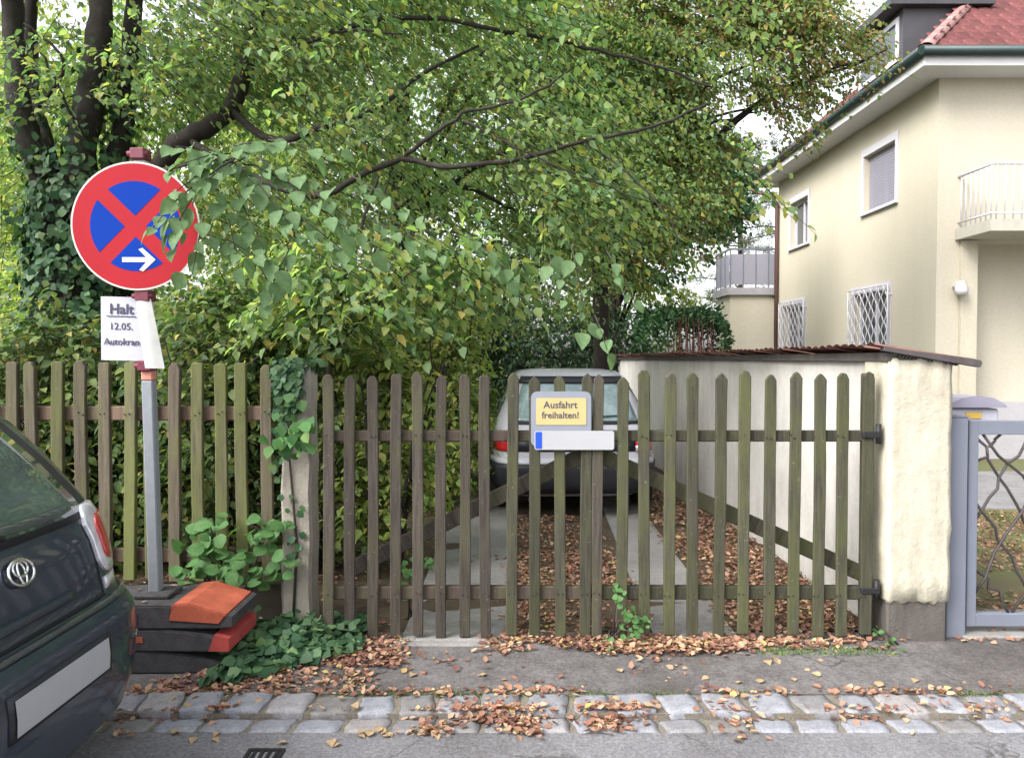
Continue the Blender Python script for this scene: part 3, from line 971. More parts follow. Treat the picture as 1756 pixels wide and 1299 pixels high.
# dormer on the left slope
dx, dy0, dy1, dzt = 6.58, 13.0, 14.7, 7.50
dorm = MB()
xb = ex0 + (dzt - rz0) / TANP
zb = rz0 + (dx - ex0) * TANP
for yy in (dy0, dy1):
    dorm.add([(dx, yy, zb - .1), (xb, yy, dzt), (dx, yy, dzt)], [(0, 1, 2)])
dorm.add([(dx, dy0, zb - .1), (dx, dy1, zb - .1), (dx, dy1, dzt), (dx, dy0, dzt)], [(0, 1, 2, 3)])
do = hb(dorm, 'dormer', DARKSLATE)
hb(MB().box((dx - .28, dy0 - .14, dzt + .002), (xb + .35, dy1 + .14, dzt + .12)), 'dormer_roof', DARKSLATE, do)
hb(MB().box((dx - .03, dy0 + .12, zb + .12), (dx - .004, dy0 + .2, dzt - .1)).box((dx - .03, dy1 - .2, zb + .12), (dx - .004, dy1 - .12, dzt - .1)).box((dx - .03, dy0 + .2, dzt - .18), (dx - .004, dy1 - .2, dzt - .1)).box((dx - .03, dy0 + .2, zb + .12), (dx - .004, dy1 - .2, zb + .2)), 'dormer_window', WHITE, do)
hb(MB().box((dx - .015, dy0 + .2, zb + .2), (dx - .004, dy1 - .2, dzt - .18)), 'pane', GLASS, do)
# balcony with white bar railing
bx0, bx1, by0 = 6.98, 11.0, 11.2
bal = hb(MB().box((bx0, by0, 3.47), (bx1, HY0 - .002, 3.64)), 'balcony', m_render('balcony_slab', (0.42, 0.40, 0.35), (0.3, 0.28, 0.25), 3, 0.3))
rl = MB()
rtop = 4.46
for p, q in (((bx0 + .05, HY0 - .01), (bx0 + .05, by0 + .05)), ((bx0 + .05, by0 + .05), (bx1 - .05, by0 + .05))):
    rl.tube([(p[0], p[1], rtop), (q[0], q[1], rtop)], 0.024, 6)
    rl.tube([(p[0], p[1], 3.74), (q[0], q[1], 3.74)], 0.016, 6)
rails = hb(rl, 'railing', WHITE, bal)
bm_ = MB().tube([(0, 0, 0), (0, 0, rtop - 3.66)], 0.012, 6).mesh('bar', WHITE)
for i in range(7):
    link('bar', bm_, bal, tuple(inv @ Vector((bx0 + .05, HY0 - .08 - i * .125, 3.65))))
for i in range(31):
    link('bar', bm_, bal, tuple(inv @ Vector((bx0 + .05 + (i + .5) * .125, by0 + .05, 3.65))))
# outdoor lamp on the corner wall
hb(MB().tube([(7.0, HY0 - .001, 2.72), (7.0, HY0 - .10, 2.74), (7.0, HY0 - .16, 2.70)], [0.05, 0.05, 0.03], 8).tube([(7.0, HY0 - .14, 2.80), (7.0, HY0 - .17, 2.66), (7.0, HY0 - .17, 2.60)], [0.07, 0.10, 0.085], 10), 'wall_lamp', WHITE)
# low rear wing with a terrace railing
an = hb(MB().box((5.55, 19.45, -0.05), (7.4, 20.7, 3.22)), 'rear_wing', HOUSE)
hb(MB().box((5.45, 19.36, 3.222), (7.4, 20.75, 3.40)), 'terrace_edge', m_plain('terrace_edge_grey', (0.30, 0.29, 0.31), 0.7))
tr = MB()
for i in range(5):
    xx = 5.52 + i * 0.32
    tr.box((xx, 19.40, 3.402), (xx + .03, 19.43, 4.35))
for i in range(3):
    yy = 19.8 + i * 0.42
    tr.box((5.50, yy, 3.402), (5.53, yy + .03, 4.35))
tr.box((5.50, 19.39, 4.352), (7.0, 19.44, 4.40)).box((5.49, 19.44, 4.352), (5.54, 20.7, 4.40))
rt = hb(tr, 'terrace_railing', STEEL)
hb(MB().box((5.55, 19.405, 3.48), (7.0, 19.415, 4.25)).box((5.512, 19.45, 3.48), (5.52, 20.65, 4.25)), 'railing_panel', BLIND, rt)

# ------------------------------------------------------------------ garden wall with tiled coping
WX0, WX1, WY0, WY1, WZ = 2.08, 2.435, Y_GATE - 0.04, 15.2, 1.585
gw = empty('garden_wall', (WX0, WY0, 0), 0, 'white rendered garden wall with cream end pillar and sloping clay tile coping', 'wall')
GL = Vector((WX0, WY0, 0))


def gb(mb, name, mat, parent=None):
    mb.v = [tuple(Vector(p) - GL) for p in mb.v]
    return mb.build(name, mat, parent if parent is not None else gw)


rows = []
gb(MB().box((WX0 + 0.03, WY0 + 0.30, -0.03), (WX1 - 0.02, WY1, WZ)), 'wall_body', WALL_WHITE)
# pillar render: lumpy front, crooked lower edge above the bare concrete foot
pm = bmesh.new()
bmesh.ops.create_cube(pm, size=1)
bmesh.ops.subdivide_edges(pm, edges=pm.edges[:], cuts=12, use_grid_fill=True)
for v in pm.verts:
    x = (WX0 + WX1) / 2 + v.co.x * (WX1 - WX0)
    y = WY0 + 0.15 + v.co.y * 0.30
    zb = 0.245 + 0.005 * math.sin(x * 31) + 0.004 * math.sin(x * 77)
    z = zb + (v.co.z + .5) * (WZ + .02 - zb)
    k = 0.0035
    v.co = Vector((x + k * math.sin(z * 17 + y * 9) + .004 * math.sin(z * 41), y + k * math.sin(x * 23 + z * 13) + .004 * math.sin(x * 50 + z * 37), z)) - GL
bmesh.ops.bevel(pm, geom=[e for e in pm.edges if e.calc_face_angle(0) > 1.2], offset=0.012, segments=2, affect='EDGES')
for f_ in pm.faces:
    f_.smooth = True
me = bpy.data.meshes.new('pillar')
pm.to_mesh(me)
pm.free()
me.materials.append(PILLAR)
link('pillar', me, gw)
gb(MB().box((WX0 + 0.012, WY0 + 0.015, -0.03), (WX1 - 0.012, WY0 + 0.30, 0.26), 0.008), 'pillar_foot', PLINTH)
# coping: bed, then each tile
ctm = tile_mesh(0.112, 0.58, 0.016, 'coping_tile', COPTILE, 0.015)
n = int((WY1 - WY0 + 0.12) / 0.108)
bed = MB().prism([(WX0 - 0.01, WZ + .002), (WX1 + 0.015, WZ + .002), (WX1 + 0.015, WZ + .012), (WX0 - 0.01, WZ + 0.05)], 'y', WY0 + .01, WY1)
gb(bed, 'coping_bed', PLINTH)
for i in range(n):
    o = link('coping_tile', ctm, gw)
    ang = math.atan2(0.085, 0.56)
    M = Matrix.Translation((WX1 + 0.115, WY0 + 0.02 + 0.108 * i, WZ - 0.018)) @ Matrix.Rotation(rad(90), 4, 'Z') @ Euler((ang + random.gauss(0, .007), random.gauss(0, .012), random.gauss(0, .014))).to_matrix().to_4x4()
    o.matrix_local = Matrix.Translation(-GL) @ M
vg = MB().prism([(WX0 - .05, WZ + .060), (WX0 - .05, WZ + .082), (WX1 + .12, WZ + .008), (WX1 + .13, WZ - .006), (WX1 + .12, WZ - .03)], 'y', WY0 - .045, WY0 + .005)
gb(vg, 'verge', m_plain('verge_lead', (0.06, 0.05, 0.052), 0.7, var=.3, scale=14))
mort = MB()
for i in range(18):
    mort.tube([(WX0 + .02 + .02 * i + 0.01, WY0 + .01, WZ + .046 - .0028 * i), (WX0 + .04 + .02 * i, WY0 + .012, WZ + .043 - .0028 * i)], 0.022, 6)
gb(mort, 'coping_mortar', PLINTH)

# ------------------------------------------------------------------ wooden double gate and picket fence


def picket_mesh(h, w, t, top, mat, seed):
    r = random.Random(seed)
    hw = w / 2
    if top == 'point':
        prof = [(-hw, 0), (hw, 0), (hw, h - w * .58), (hw * .52, h - w * .22), (0.0, h), (-hw * .52, h - w * .22), (-hw, h - w * .58)]
    elif top == 'worn':
        prof = [(-hw, 0), (hw, 0), (hw * .97, h - w * .3), (hw * .5, h - .004), (-hw * .35, h), (-hw * .95, h - w * .35)]
    else:
        prof = [(-hw, 0), (hw, 0), (hw, h - .012), (hw * .7, h), (-hw * .7, h - .004), (-hw, h - .016)]
    # a slightly bent board: profile in rows so that edges are not ruler-straight
    bow = r.uniform(-0.006, 0.006)
    n = len(prof)
    mb = MB()
    vs_ = []
    segs = 6
    body = [(z / segs) * (h - w * .6) for z in range(segs + 1)]
    left = [(-hw + r.uniform(-.002, .002), z) for z in body]
    right = [(hw + r.uniform(-.002, .002), z) for z in body]
    topv = prof[3:]if top != 'flat' else prof[2:]
    loop = right + [p for p in topv if p[1] > body[-1] + 1e-4] + left[::-1]
    for y in (-t / 2, t / 2):
        k = 0.0
        vs_ += [(px + bow * math.sin(math.pi * pz / h), y, pz) for px, pz in loop]
    m = len(loop)
    mb.add(vs_, [tuple(range(m))[::-1], tuple(range(m, 2 * m))] + [(i, (i + 1) % m, m + (i + 1) % m, m + i) for i in range(m)])
    me = mb.mesh('picket', mat)
    bm = bmesh.new()
    bm.from_mesh(me)
    es = [e for e in bm.edges if e.is_manifold and e.calc_face_angle(0) > 0.9]
    bmesh.ops.bevel(bm, geom=es, offset=0.004, segments=1, affect='EDGES')
    bm.to_mesh(me)
    bm.free()
    return me


PH = 1.475
gate_px_l = [(560, 640), (598, 640), (637, 642), (677, 641), (715, 640), (755, 641), (796, 641), (833, 641), (877, 637), (917, 642), (962, 642), (1004, 637)]
gate_px_r = [(1025, 637), (1067, 643), (1107, 635), (1149, 635), (1190, 635), (1235, 637), (1277, 638), (1322, 638), (1364, 638), (1407, 637), (1447, 637), (1489, 635)]
PT = 0.024
pm_b = [picket_mesh(PH, 0.060, PT, t, WOOD_BROWN, i) for i, t in enumerate(('worn', 'point', 'worn', 'flat'))]
pm_g = [picket_mesh(PH, 0.062, PT, t, WOOD_GREEN, 9 + i) for i, t in enumerate(('point', 'point', 'worn', 'point'))]
Z0 = 0.055


def gate_leaf(name, label, pts, x0, x1, brace, mats):
    root = empty(name, (x0, Y_GATE, Z0), 0, label, 'gate', 'wooden gate leaves')
    base = Vector((x0, Y_GATE, Z0))
    for i, (px, py) in enumerate(pts):
        p = at(px, py, Y_GATE)
        me = mats(i)
        o = link('picket', me, root, (p.x - x0, 0, random.uniform(-.012, .012) + (p.z - Z0 - PH)))
        o.rotation_euler = (random.gauss(0, 0.004), random.gauss(0.003, 0.005), random.gauss(0, 0.03))
    yb = PT / 2 + 0.003
    for zc, h in ((at(0, 748, Y_GATE).z, 0.062), (at(0, 1018, Y_GATE).z, 0.075)):
        MB().box((0.0, yb, zc - h / 2 - Z0), (x1 - x0, yb + 0.045, zc + h / 2 - Z0), 0.006).build('rail', WOOD_RAIL if x0 < 0 else WOOD_GREEN, root)
    nl = MB()
    for (px, py) in pts:
        for zc in (at(0, 748, Y_GATE).z, at(0, 1018, Y_GATE).z):
            for q in (-.012, .014):
                c = Vector((at(px, 0, Y_GATE).x - x0 + q + random.uniform(-.004, .004), -PT / 2 - .001, zc - Z0 + random.uniform(-.012, .012)))
                nl.tube([c + Vector((0, .004, 0)), c - Vector((0, .003, 0))], .0042, 6)
    nl.build('nails', IRON, root)['kind'] = 'stuff'
    (ax, az), (bx, bz) = brace
    d = Vector((bx - ax, 0, bz - az))
    L = d.length
    me = MB().box((0, yb + 0.048, -0.045), (L, yb + 0.075, 0.045), 0.005)
    o = me.build('brace', WOOD_BROWN if x0 < 0 else WOOD_GREEN, root, (ax - x0, 0, az - Z0), (0, -math.atan2(d.z, d.x), 0))
    return root, base


xl0, xl1 = at(545, 0, Y_GATE).x, at(1012, 0, Y_GATE).x
xr0, xr1 = at(1017, 0, Y_GATE).x, at(1497, 0, Y_GATE).x
bl = (at(590, 985, Y_GATE), at(1004, 782, Y_GATE))
br = (at(1030, 782, Y_GATE), at(1490, 990, Y_GATE))
gl_, _ = gate_leaf('gate_leaf', 'left wooden picket gate leaf beside the ivy post, carrying the yellow sign', gate_px_l, xl0, xl1, [(bl[0].x, bl[0].z), (bl[1].x, bl[1].z)], lambda i: pm_b[i % 4] if i < 8 else pm_g[i % 4])
gr_, _ = gate_leaf('gate_leaf', 'right wooden picket gate leaf hinged at the cream pillar, greener with moss', gate_px_r, xr0, xr1, [(br[0].x, br[0].z), (br[1].x, br[1].z)], lambda i: pm_g[i % 4] if i else pm_b[1])
# hinge stile and irons on the right leaf, a latch at the seam
MB().box((xr1 - xr0 - 0.012, 0.012, -0.02), (xr1 - xr0 + 0.042, 0.075, PH - .01), 0.008).build('stile', WOOD_BROWN, gr_)
for zc in (at(0, 745, Y_GATE).z, at(0, 1012, Y_GATE).z):
    MB().box((xr1 - xr0 - .03, -.016, zc - Z0 - .018), (xr1 - xr0 + .075, -.004 + .015, zc - Z0 + .018), .004).tube([(xr1 - xr0 + .06, .0, zc - Z0 - .05), (xr1 - xr0 + .06, .0, zc - Z0 + .06)], 0.016, 8).build('hinge', IRON, gr_)
MB().box((-.016, -.006 + PT, 0.05), (-.001, .06, PH - .12)).build('closing_strip', WOOD_BROWN, gr_)

# exit sign on the gate
sx0, sx1, sz1, sz0 = at(911, 0, Y_GATE - .03).x, at(1016, 0, Y_GATE - .03).x, at(0, 671, Y_GATE - .03).z, at(0, 766, Y_GATE - .03).z
sg = empty('gate_sign', ((sx0 + sx1) / 2, Y_GATE - 0.026, sz0), 0, 'grey rounded plate with yellow panel of black lettering fixed on the wooden gate', 'sign')
W2, Hh = (sx1 - sx0) / 2, sz1 - sz0


def rrect(w2, z0, z1, r, n=5):
    pts = []
    for cx, cz, a0 in ((w2 - r, z0 + r, -90), (w2 - r, z1 - r, 0), (-w2 + r, z1 - r, 90), (-w2 + r, z0 + r, 180)):
        for i in range(n + 1):
            a = rad(a0 + 90 * i / n)
            pts.append((cx + r * math.cos(a), cz + r * math.sin(a)))
    return pts


MB().prism(rrect(W2, 0, Hh, 0.035), 'y', 0.0, 0.006).build('back_plate', SIGN_GREY, sg)
MB().prism(rrect(W2 - .028, Hh - .185, Hh - .036, 0.006), 'y', -0.003, -0.0005).build('yellow_panel', SIGN_YEL, sg)
link('lettering', text_mesh('Ausfahrt', 0.054, INK, bold=0.0006), sg, (-0.004, -0.0042, Hh - .075), (rad(90), 0, 0))
link('lettering', text_mesh('freihalten!', 0.051, INK, bold=0.0006), sg, (-0.004, -0.0042, Hh - .132), (rad(90), 0, 0))
npl = empty('number_plate', ((at(917, 0, Y_GATE - .04).x + at(1056, 0, Y_GATE - .04).x) / 2, Y_GATE - 0.034, at(0, 771, Y_GATE - .04).z), 0, 'blank white number plate with blue band screwed under the yellow gate sign', 'number plate')
pw = (at(1056, 0, Y_GATE - .04).x - at(917, 0, Y_GATE - .04).x) / 2
MB().prism(rrect(pw, 0, 0.105, 0.012), 'y', 0, 0.003).build('plate', PLATE_WHITE, npl)
MB().prism(rrect(0.018, 0.006, 0.099, 0.004), 'y', -0.0015, -0.0004).build('blue_band', PLATE_BLUE, npl, (-pw + .024, 0, 0))

# picket fence on the left
YF = 4.52
fence = empty('picket_fence', (at(460, 0, YF).x, YF, ZP), 0, 'mossy wooden picket fence to the left of the ivy covered post', 'fence')
fx = fence.location.x
fpx = [48, 88, 130, 168, 210, 249, 290, 332, 372, 410, 453]
f_me = [picket_mesh(1.30, 0.068, 0.034, t, m, 30 + i) for i, (t, m) in enumerate((('flat', FENCE_BROWN), ('flat', FENCE_GREEN), ('worn', FENCE_BROWN), ('flat', FENCE_GREEN)))]
step = at(453, 0, YF).x - at(412, 0, YF).x
allx = [at(p, 0, YF).x for p in fpx] + [at(48, 0, YF).x - step * (i + 1) for i in range(9)]
for i, xx in enumerate(allx):
    green = i in (1, 4, 5, 7, 8, 9) or (i > 10 and i % 3 == 1)
    o = link('picket', f_me[(1 if i % 2 else 3) if green else (0 if i % 2 else 2)], fence, (xx - fx, 0, 0.255 + random.uniform(-.015, .015)))
    o.rotation_euler = (random.gauss(0, .008), random.gauss(0.004, .008), random.gauss(0, .05))
xe = allx[-1] - 0.1 - fx
nl = MB()
for xx in allx:
    for q in (-.013, .013):
        c = Vector((xx - fx + q, -.018, at(0, 709, YF).z - ZP + random.uniform(-.012, .012)))
        nl.tube([c + Vector((0, .004, 0)), c - Vector((0, .003, 0))], .0045, 6)
nl.build('nails', IRON, fence)['kind'] = 'stuff'
for zc, h in ((at(0, 709, YF).z - ZP, 0.085), (0.40, 0.085)):
    MB().box((xe, 0.021, zc - h / 2), (0.06, 0.07, zc + h / 2), 0.006).build('rail', FENCE_RAIL, fence)
MB().box((xe, 0.015, -.06), (0.06, 0.10, 0.22), 0.01).build('base_board', m_render('fence_base', (0.06, 0.052, 0.04), (0.03, 0.03, 0.02), 5, 0.8), fence)

# old concrete post
YP = 4.38
p0, p1 = at(474, 0, YP).x, at(527, 0, YP).x
post = empty('gate_post', ((p0 + p1) / 2, YP, 0), 0, 'weathered concrete gate post half covered in ivy beside the left gate leaf', 'post')
pb = bmesh.new()
bmesh.ops.create_cube(pb, size=1)
bmesh.ops.subdivide_edges(pb, edges=pb.edges[:], cuts=10, use_grid_fill=True)
pz1 = at(0, 622, YP).z
for v in pb.verts:
    z = -.05 + (v.co.z + .5) * (pz1 + .05)
    v.co = Vector((v.co.x * (p1 - p0) + .005 * math.sin(z * 14) + .003 * math.sin(z * 39), .09 + v.co.y * .18 + .004 * math.sin(z * 21), z))
bmesh.ops.bevel(pb, geom=[e for e in pb.edges if e.calc_face_angle(0) > 1.2], offset=0.014, segments=2, affect='EDGES')
for f_ in pb.faces:
    f_.smooth = True
me = bpy.data.meshes.new('shaft')
pb.to_mesh(me)
pb.free()
me.materials.append(POSTC)
link('shaft', me, post)

# ------------------------------------------------------------------ grey metal gate on the right
mg = empty('metal_gate', (at(1672, 0, 4.32).x, 4.32, 0), 0, 'grey steel garden gate with twisted dark bars, right of the cream pillar', 'gate')
mx0 = mg.location.x
mz1, mzt, mzb, mz0 = at(0, 721, 4.32).z, at(0, 745, 4.32).z, at(0, 1052, 4.32).z, at(0, 1074, 4.32).z
GWd = 1.0
f = MB().box((0.006, 0, mz0), (0.062, .05, mz1), .004).box((GWd - .056, 0, mz0), (GWd, .05, mz1), .004).box((.0625, .002, mzt), (GWd - .0565, .048, mz1 - .001), .003).box((.0625, .002, mz0 + .001), (GWd - .0565, .048, mzb), .003)
f.build('gate_frame', STEEL, mg)
rr = random.Random(5)


def crooked(a, b, n=9, k=0.022):
    a, b = Vector(a), Vector(b)
    return [a.lerp(b, i / (n - 1)) + Vector((rr.uniform(-k, k), rr.uniform(-.006, .006), rr.uniform(-k, k))) * (0 if i in (0, n - 1) else 1) for i in range(n)]


H_ = mzt - mzb
for (a, b) in (((.06, .98), (.42, .42)), ((.06, .62), (.46, .02)), ((.06, .30), (.26, .0)), ((.10, 1.0), (.95, -.0)), ((.06, .52), (.36, 1.0)), ((.06, .10), (.58, 1.0)), ((.28, .0), (.94, .92)), ((.45, 1.0), (.94, .30)), ((.62, .0), (.94, .45)), ((.7, 1.0), (.94, .66)), ((.06, .82), (.2, 1.0))):
    MB().tube(crooked((a[0], .025, mzb + a[1] * H_), (b[0], .025, mzb + b[1] * H_)), 0.0085, 5).build('bar', RUSTBAR, mg)
pl, pr_ = at(1637, 0, 4.30).x, at(1671, 0, 4.30).x
mp = empty('steel_post', (pl, 4.29, 0), 0, 'grey square steel gate post close against the cream pillar', 'post')
MB().box((0, 0, -.03), (pr_ - pl, .11, at(0, 715, 4.3).z), .005).build('shaft', STEEL, mp)
MB().box((-.004, -.004, at(0, 715, 4.3).z + .001), (pr_ - pl + .004, .114, at(0, 715, 4.3).z + .008)).build('cap', STEEL, mp)
mp2 = empty('steel_post', (mx0 + GWd + .012, 4.29, 0), 0, 'grey square steel post on the far right of the metal gate', 'post')
MB().box((0, 0, -.03), (.11, .11, at(0, 715, 4.3).z), .005).build('shaft', STEEL, mp2)
# letterbox with rounded lid behind the post
lb = empty('letterbox', (at(1683, 0, 4.75).x, 4.75, 0), 0, 'lavender grey letterbox with rounded lid and yellow strip behind the steel post', 'letterbox')
lz = at(0, 712, 4.75).z
MB().box((-.03, .04, -.02), (.03, .10, lz - .12), .004).build('stand', STEEL, lb)
MB().box((-.15, 0, lz - .12), (.15, .22, lz + .042), .01).build('case', m_plain('case_pale', (.42, .42, .48), .5), lb)
MB().box((-.06, -.006, lz - .02), (.04, -.001, lz + .02), .002).build('yellow_strip', YELLOWPL, lb)
pr2 = [(-.18, lz + .05), (.18, lz + .05), (.18, lz + .065), (.10, lz + .11), (.0, lz + .125), (-.10, lz + .11), (-.18, lz + .065)]
MB().prism(pr2, 'y', -.03, .24).build('lid', LAVENDER, lb)

# ------------------------------------------------------------------ no stopping sign, pole, paper and base plates
YS = 3.98
base = at(268, 1018, YS)
topp = at(243, 282, YS - 0.10)
axis = (topp - base).normalized()
tilt = axis.to_track_quat('Z', 'Y')
ns = empty('no_stopping_sign', base, 0, 'round red and blue no stopping sign with white arrow on a leaning pole', 'traffic sign')
L = (topp - base).length
shaft = MB()
R_ = 0.0285
Mx = tilt.to_matrix().to_4x4()


def on_pole(mb, name, mat, loc=(0, 0, 0), parent=ns):
    o = mb.build(name, mat, parent)
    o.matrix_local = Mx @ Matrix.Translation(loc)
    return o


zpos = lambda py: (at(255, py, YS - .05) - base).dot(axis)
zr0 = zpos(652)
on_pole(MB().box((-R_, -R_, -0.10), (R_, R_, zr0), 0.006), 'pole', GALV)
on_pole(MB().box((-R_, -R_, zr0 + .001), (R_, R_, zr0 + .06), 0.006), 'red_band', BAND_RED)
on_pole(MB().box((-R_, -R_, zr0 + .061), (R_, R_, L + .02), 0.006), 'pole_top', SIGN_WHITE)
on_pole(MB().box((-R_ - .005, -R_ - .005, L + .021), (R_ + .005, R_ + .005, L + .04), 0.004), 'pole_cap', CLAMP_RED)
for py in (270, 508, 626):
    z = zpos(py)
    on_pole(MB().box((-R_ - .008, -R_ - .022, -.028), (R_ + .008, R_ + .008, .028), .006).tube([(-.052, -R_ - .006, 0), (.052, -R_ - .006, 0)], 0.014, 8), 'clamp', CLAMP_RED, (0, 0, z))
# disc in its own frame: x right, z up, facing the street
zc = zpos(392)
RD = 106.5 * (YS - 0.07) / FPX
xo = .010 + (at(238, 392, YS - .09) - (base + axis * zc)).x
disc = empty('sign_disc', (0, 0, 0))
disc.parent = ns
disc.matrix_local = Mx @ Matrix.Translation((xo, -R_ - .030, zc)) @ Euler((0, 0, rad(2))).to_matrix().to_4x4()


def ring(r, n=64):
    return [(r * math.cos(2 * math.pi * i / n), r * math.sin(2 * math.pi * i / n)) for i in range(n)]


d_plate = MB().prism(ring(RD), 'y', 0.0, 0.004).build('plate', SIGN_WHITE, disc)
MB().prism(ring(RD * .972), 'y', -.0012, -.0002).build('red_disc', SIGN_RED, disc)
RB, HB = RD * .70, RD * .115
for a0 in (0, 90, 180, 270):
    # quadrant between the diagonal bars
    pts = []
    a_in = math.asin(HB / RB)
    apex = HB * math.sqrt(2)
    pts.append((apex, 0))
    for i in range(13):
        a = -math.pi / 4 + a_in + (math.pi / 2 - 2 * a_in) * i / 12
        pts.append((RB * math.cos(a), RB * math.sin(a)))
    c, s = math.cos(rad(a0)), math.sin(rad(a0))
    MB().prism([(p[0] * c - p[1] * s, p[0] * s + p[1] * c) for p in pts], 'y', -.0024, -.0014).build('blue_field', SIGN_BLUE, disc)
ar = MB()
az = -RD * .52
aw = RD * .038
ar.prism([(-RD * .22, az - aw), (RD * .26, az - aw), (RD * .26, az + aw), (-RD * .22, az + aw)], 'y', -.0036, -.0026)
ar2 = [(RD * .30, az), (RD * .10, az + RD * .185), (RD * .04, az + RD * .16), (RD * .185, az), (RD * .04, az - RD * .16), (RD * .10, az - RD * .185)]
ar.prism(ar2, 'y', -.0044, -.0037)
ar.build('arrow', SIGN_WHITE, disc)
# paper notice taped to the pole, a second strip curling on its right
YN = YS - 0.09
c_tl, c_br = at(170, 509, YN), at(255, 618, YN)
pn = empty('paper_notice', ((c_tl.x + c_br.x) / 2, YN, c_br.z), 0, 'white paper notice with black printed words taped below the round sign', 'notice')
w_, h_ = c_br.x - c_tl.x, c_tl.z - c_br.z
pn.rotation_euler = (0, rad(1.5), 0)


def curl(x0, x1, z0, z1, sh0, sh1, bow, nx=8, nz=6, off=0.0, ph=0):
    rows = []
    for j in range(nz + 1):
        t = j / nz
        a = x0 + sh0 * (1 - t)
        b = x1 + sh1 * (1 - t)
        rows.append([(a + (b - a) * i / nx, off + bow * math.sin(math.pi * i / nx + ph) * (0.6 + .4 * math.sin(3 * t + ph)), z0 + (z1 - z0) * t) for i in range(nx + 1)])
    return rows


MB().grid(curl(-w_ / 2, w_ / 2, 0, h_, 0.006, 0.006, -0.006)).build('sheet', PAPER, pn, fix=False)
MB().grid(curl(w_ * .26, w_ * .56, -.035, h_ * .98, .055, .075, -0.012, 6, 6, -.022, .6)).build('paper_strip', PAPERBACK, pn, fix=False)
bx = -w_ * .06
link('lettering', text_mesh('Halt', 0.072, INK, bold=0.0016), pn, (bx, -.0075, h_ * .80), (rad(90), 0, 0))
MB().box((bx - .075, -.0085, h_ * .685), (bx + .075, -.0075, h_ * .70)).build('underline', INK, pn)
link('lettering', text_mesh('12.05.', 0.05, INK, bold=0.0004), pn, (bx, -.0075, h_ * .53), (rad(90), 0, 0))
link('lettering', text_mesh('Autokran', 0.047, INK, bold=0.0006), pn, (bx + .004, -.0075, h_ * .29), (rad(90), 0, 0))

# stacked base plates


def arch(L_, h, arch_h, e):
    """plate profile along its length: flat foot, arched upper side"""
    pts = [(-L_ / 2, 0), (L_ / 2, 0)]
    for i in range(13):
        t = 1 - 2 * i / 12
        pts.append((L_ / 2 * t, h - arch_h * abs(t) ** e))
    return pts


BPX, BPY = at(268, 0, YS).x - 0.02, 3.97
bw = 0.19
specs = [(0.112, 0.06, 2.2, 0.0, -0.035, 'bottom of the three stacked dark rubber sign base plates, plain arched front'), (0.112, 0.052, 2.2, 0.113, 0.01, 'middle rubber base plate of the stack, with a red end and small orange mark'), (0.118, 0.05, 3.0, 0.226, 0.0, 'top rubber base plate of the stack with bright orange sloping end block')]
for i, (h, ah, e, zz, ox, lab) in enumerate(specs):
    bp = empty('base_plate', (BPX + ox, BPY, ZP + zz), rad((1.5, -1.0, 0.6)[i]), lab, 'base plate', 'stacked sign base plates')
    Lp = 0.84
    prof = arch(Lp, h, ah, e)
    o = MB().prism(prof, 'y', -bw, bw).build('block', RUBBER, bp)
    bm = bmesh.new()
    bm.from_mesh(o.data)
    bmesh.ops.bevel(bm, geom=[ed for ed in bm.edges if ed.calc_face_angle(0) > 0.6], offset=0.008, segments=2, affect='EDGES')
    bm.to_mesh(o.data)
    bm.free()
    if i == 2:
        xa = 0.13
        pr3 = [(xa, h * .35), (Lp / 2 - .035, h * .20), (Lp / 2 + .005, h * .62), (xa + .10, h + .014), (xa + .02, h + .006)]
        o2 = MB().prism(pr3, 'y', -bw - .006, bw + .006).build('orange_end', ORANGE, bp)
        bm = bmesh.new()
        bm.from_mesh(o2.data)
        bmesh.ops.bevel(bm, geom=[ed for ed in bm.edges if ed.calc_face_angle(0) > 0.6], offset=0.006, segments=2, affect='EDGES')
        bm.to_mesh(o2.data)
        bm.free()
        MB().prism([(Lp / 2 - .033, .012), (Lp / 2 + .03, .012), (Lp / 2 + .03, h * .52), (Lp / 2 + .007, h * .60)], 'y', -bw - .002, bw + .002).build('end_cap', RUBBER, bp)
        MB().box((-.09, -.09, h + .001), (.09, .09, h + .022), .006).build('socket', RUBBER, bp)
        MB().box((-.30, -bw - .004, .03), (-.02, -bw + .004, .085), .004).build('lug', RUBBER, bp)
    if i == 1:
        MB().prism([(Lp / 2 - .09, .006), (Lp / 2 + .012, .006), (Lp / 2 + .012, h * .62), (Lp / 2 - .06, h * .80)], 'y', -bw - .004, bw + .004).build('red_end', m_plain('red_end_paint', (0.3, .045, .04), .7, var=.4), bp)
        MB().box((-.10, -bw - .003, .045), (.0, -bw + .002, .075), .001).build('orange_mark', ORANGE, bp)


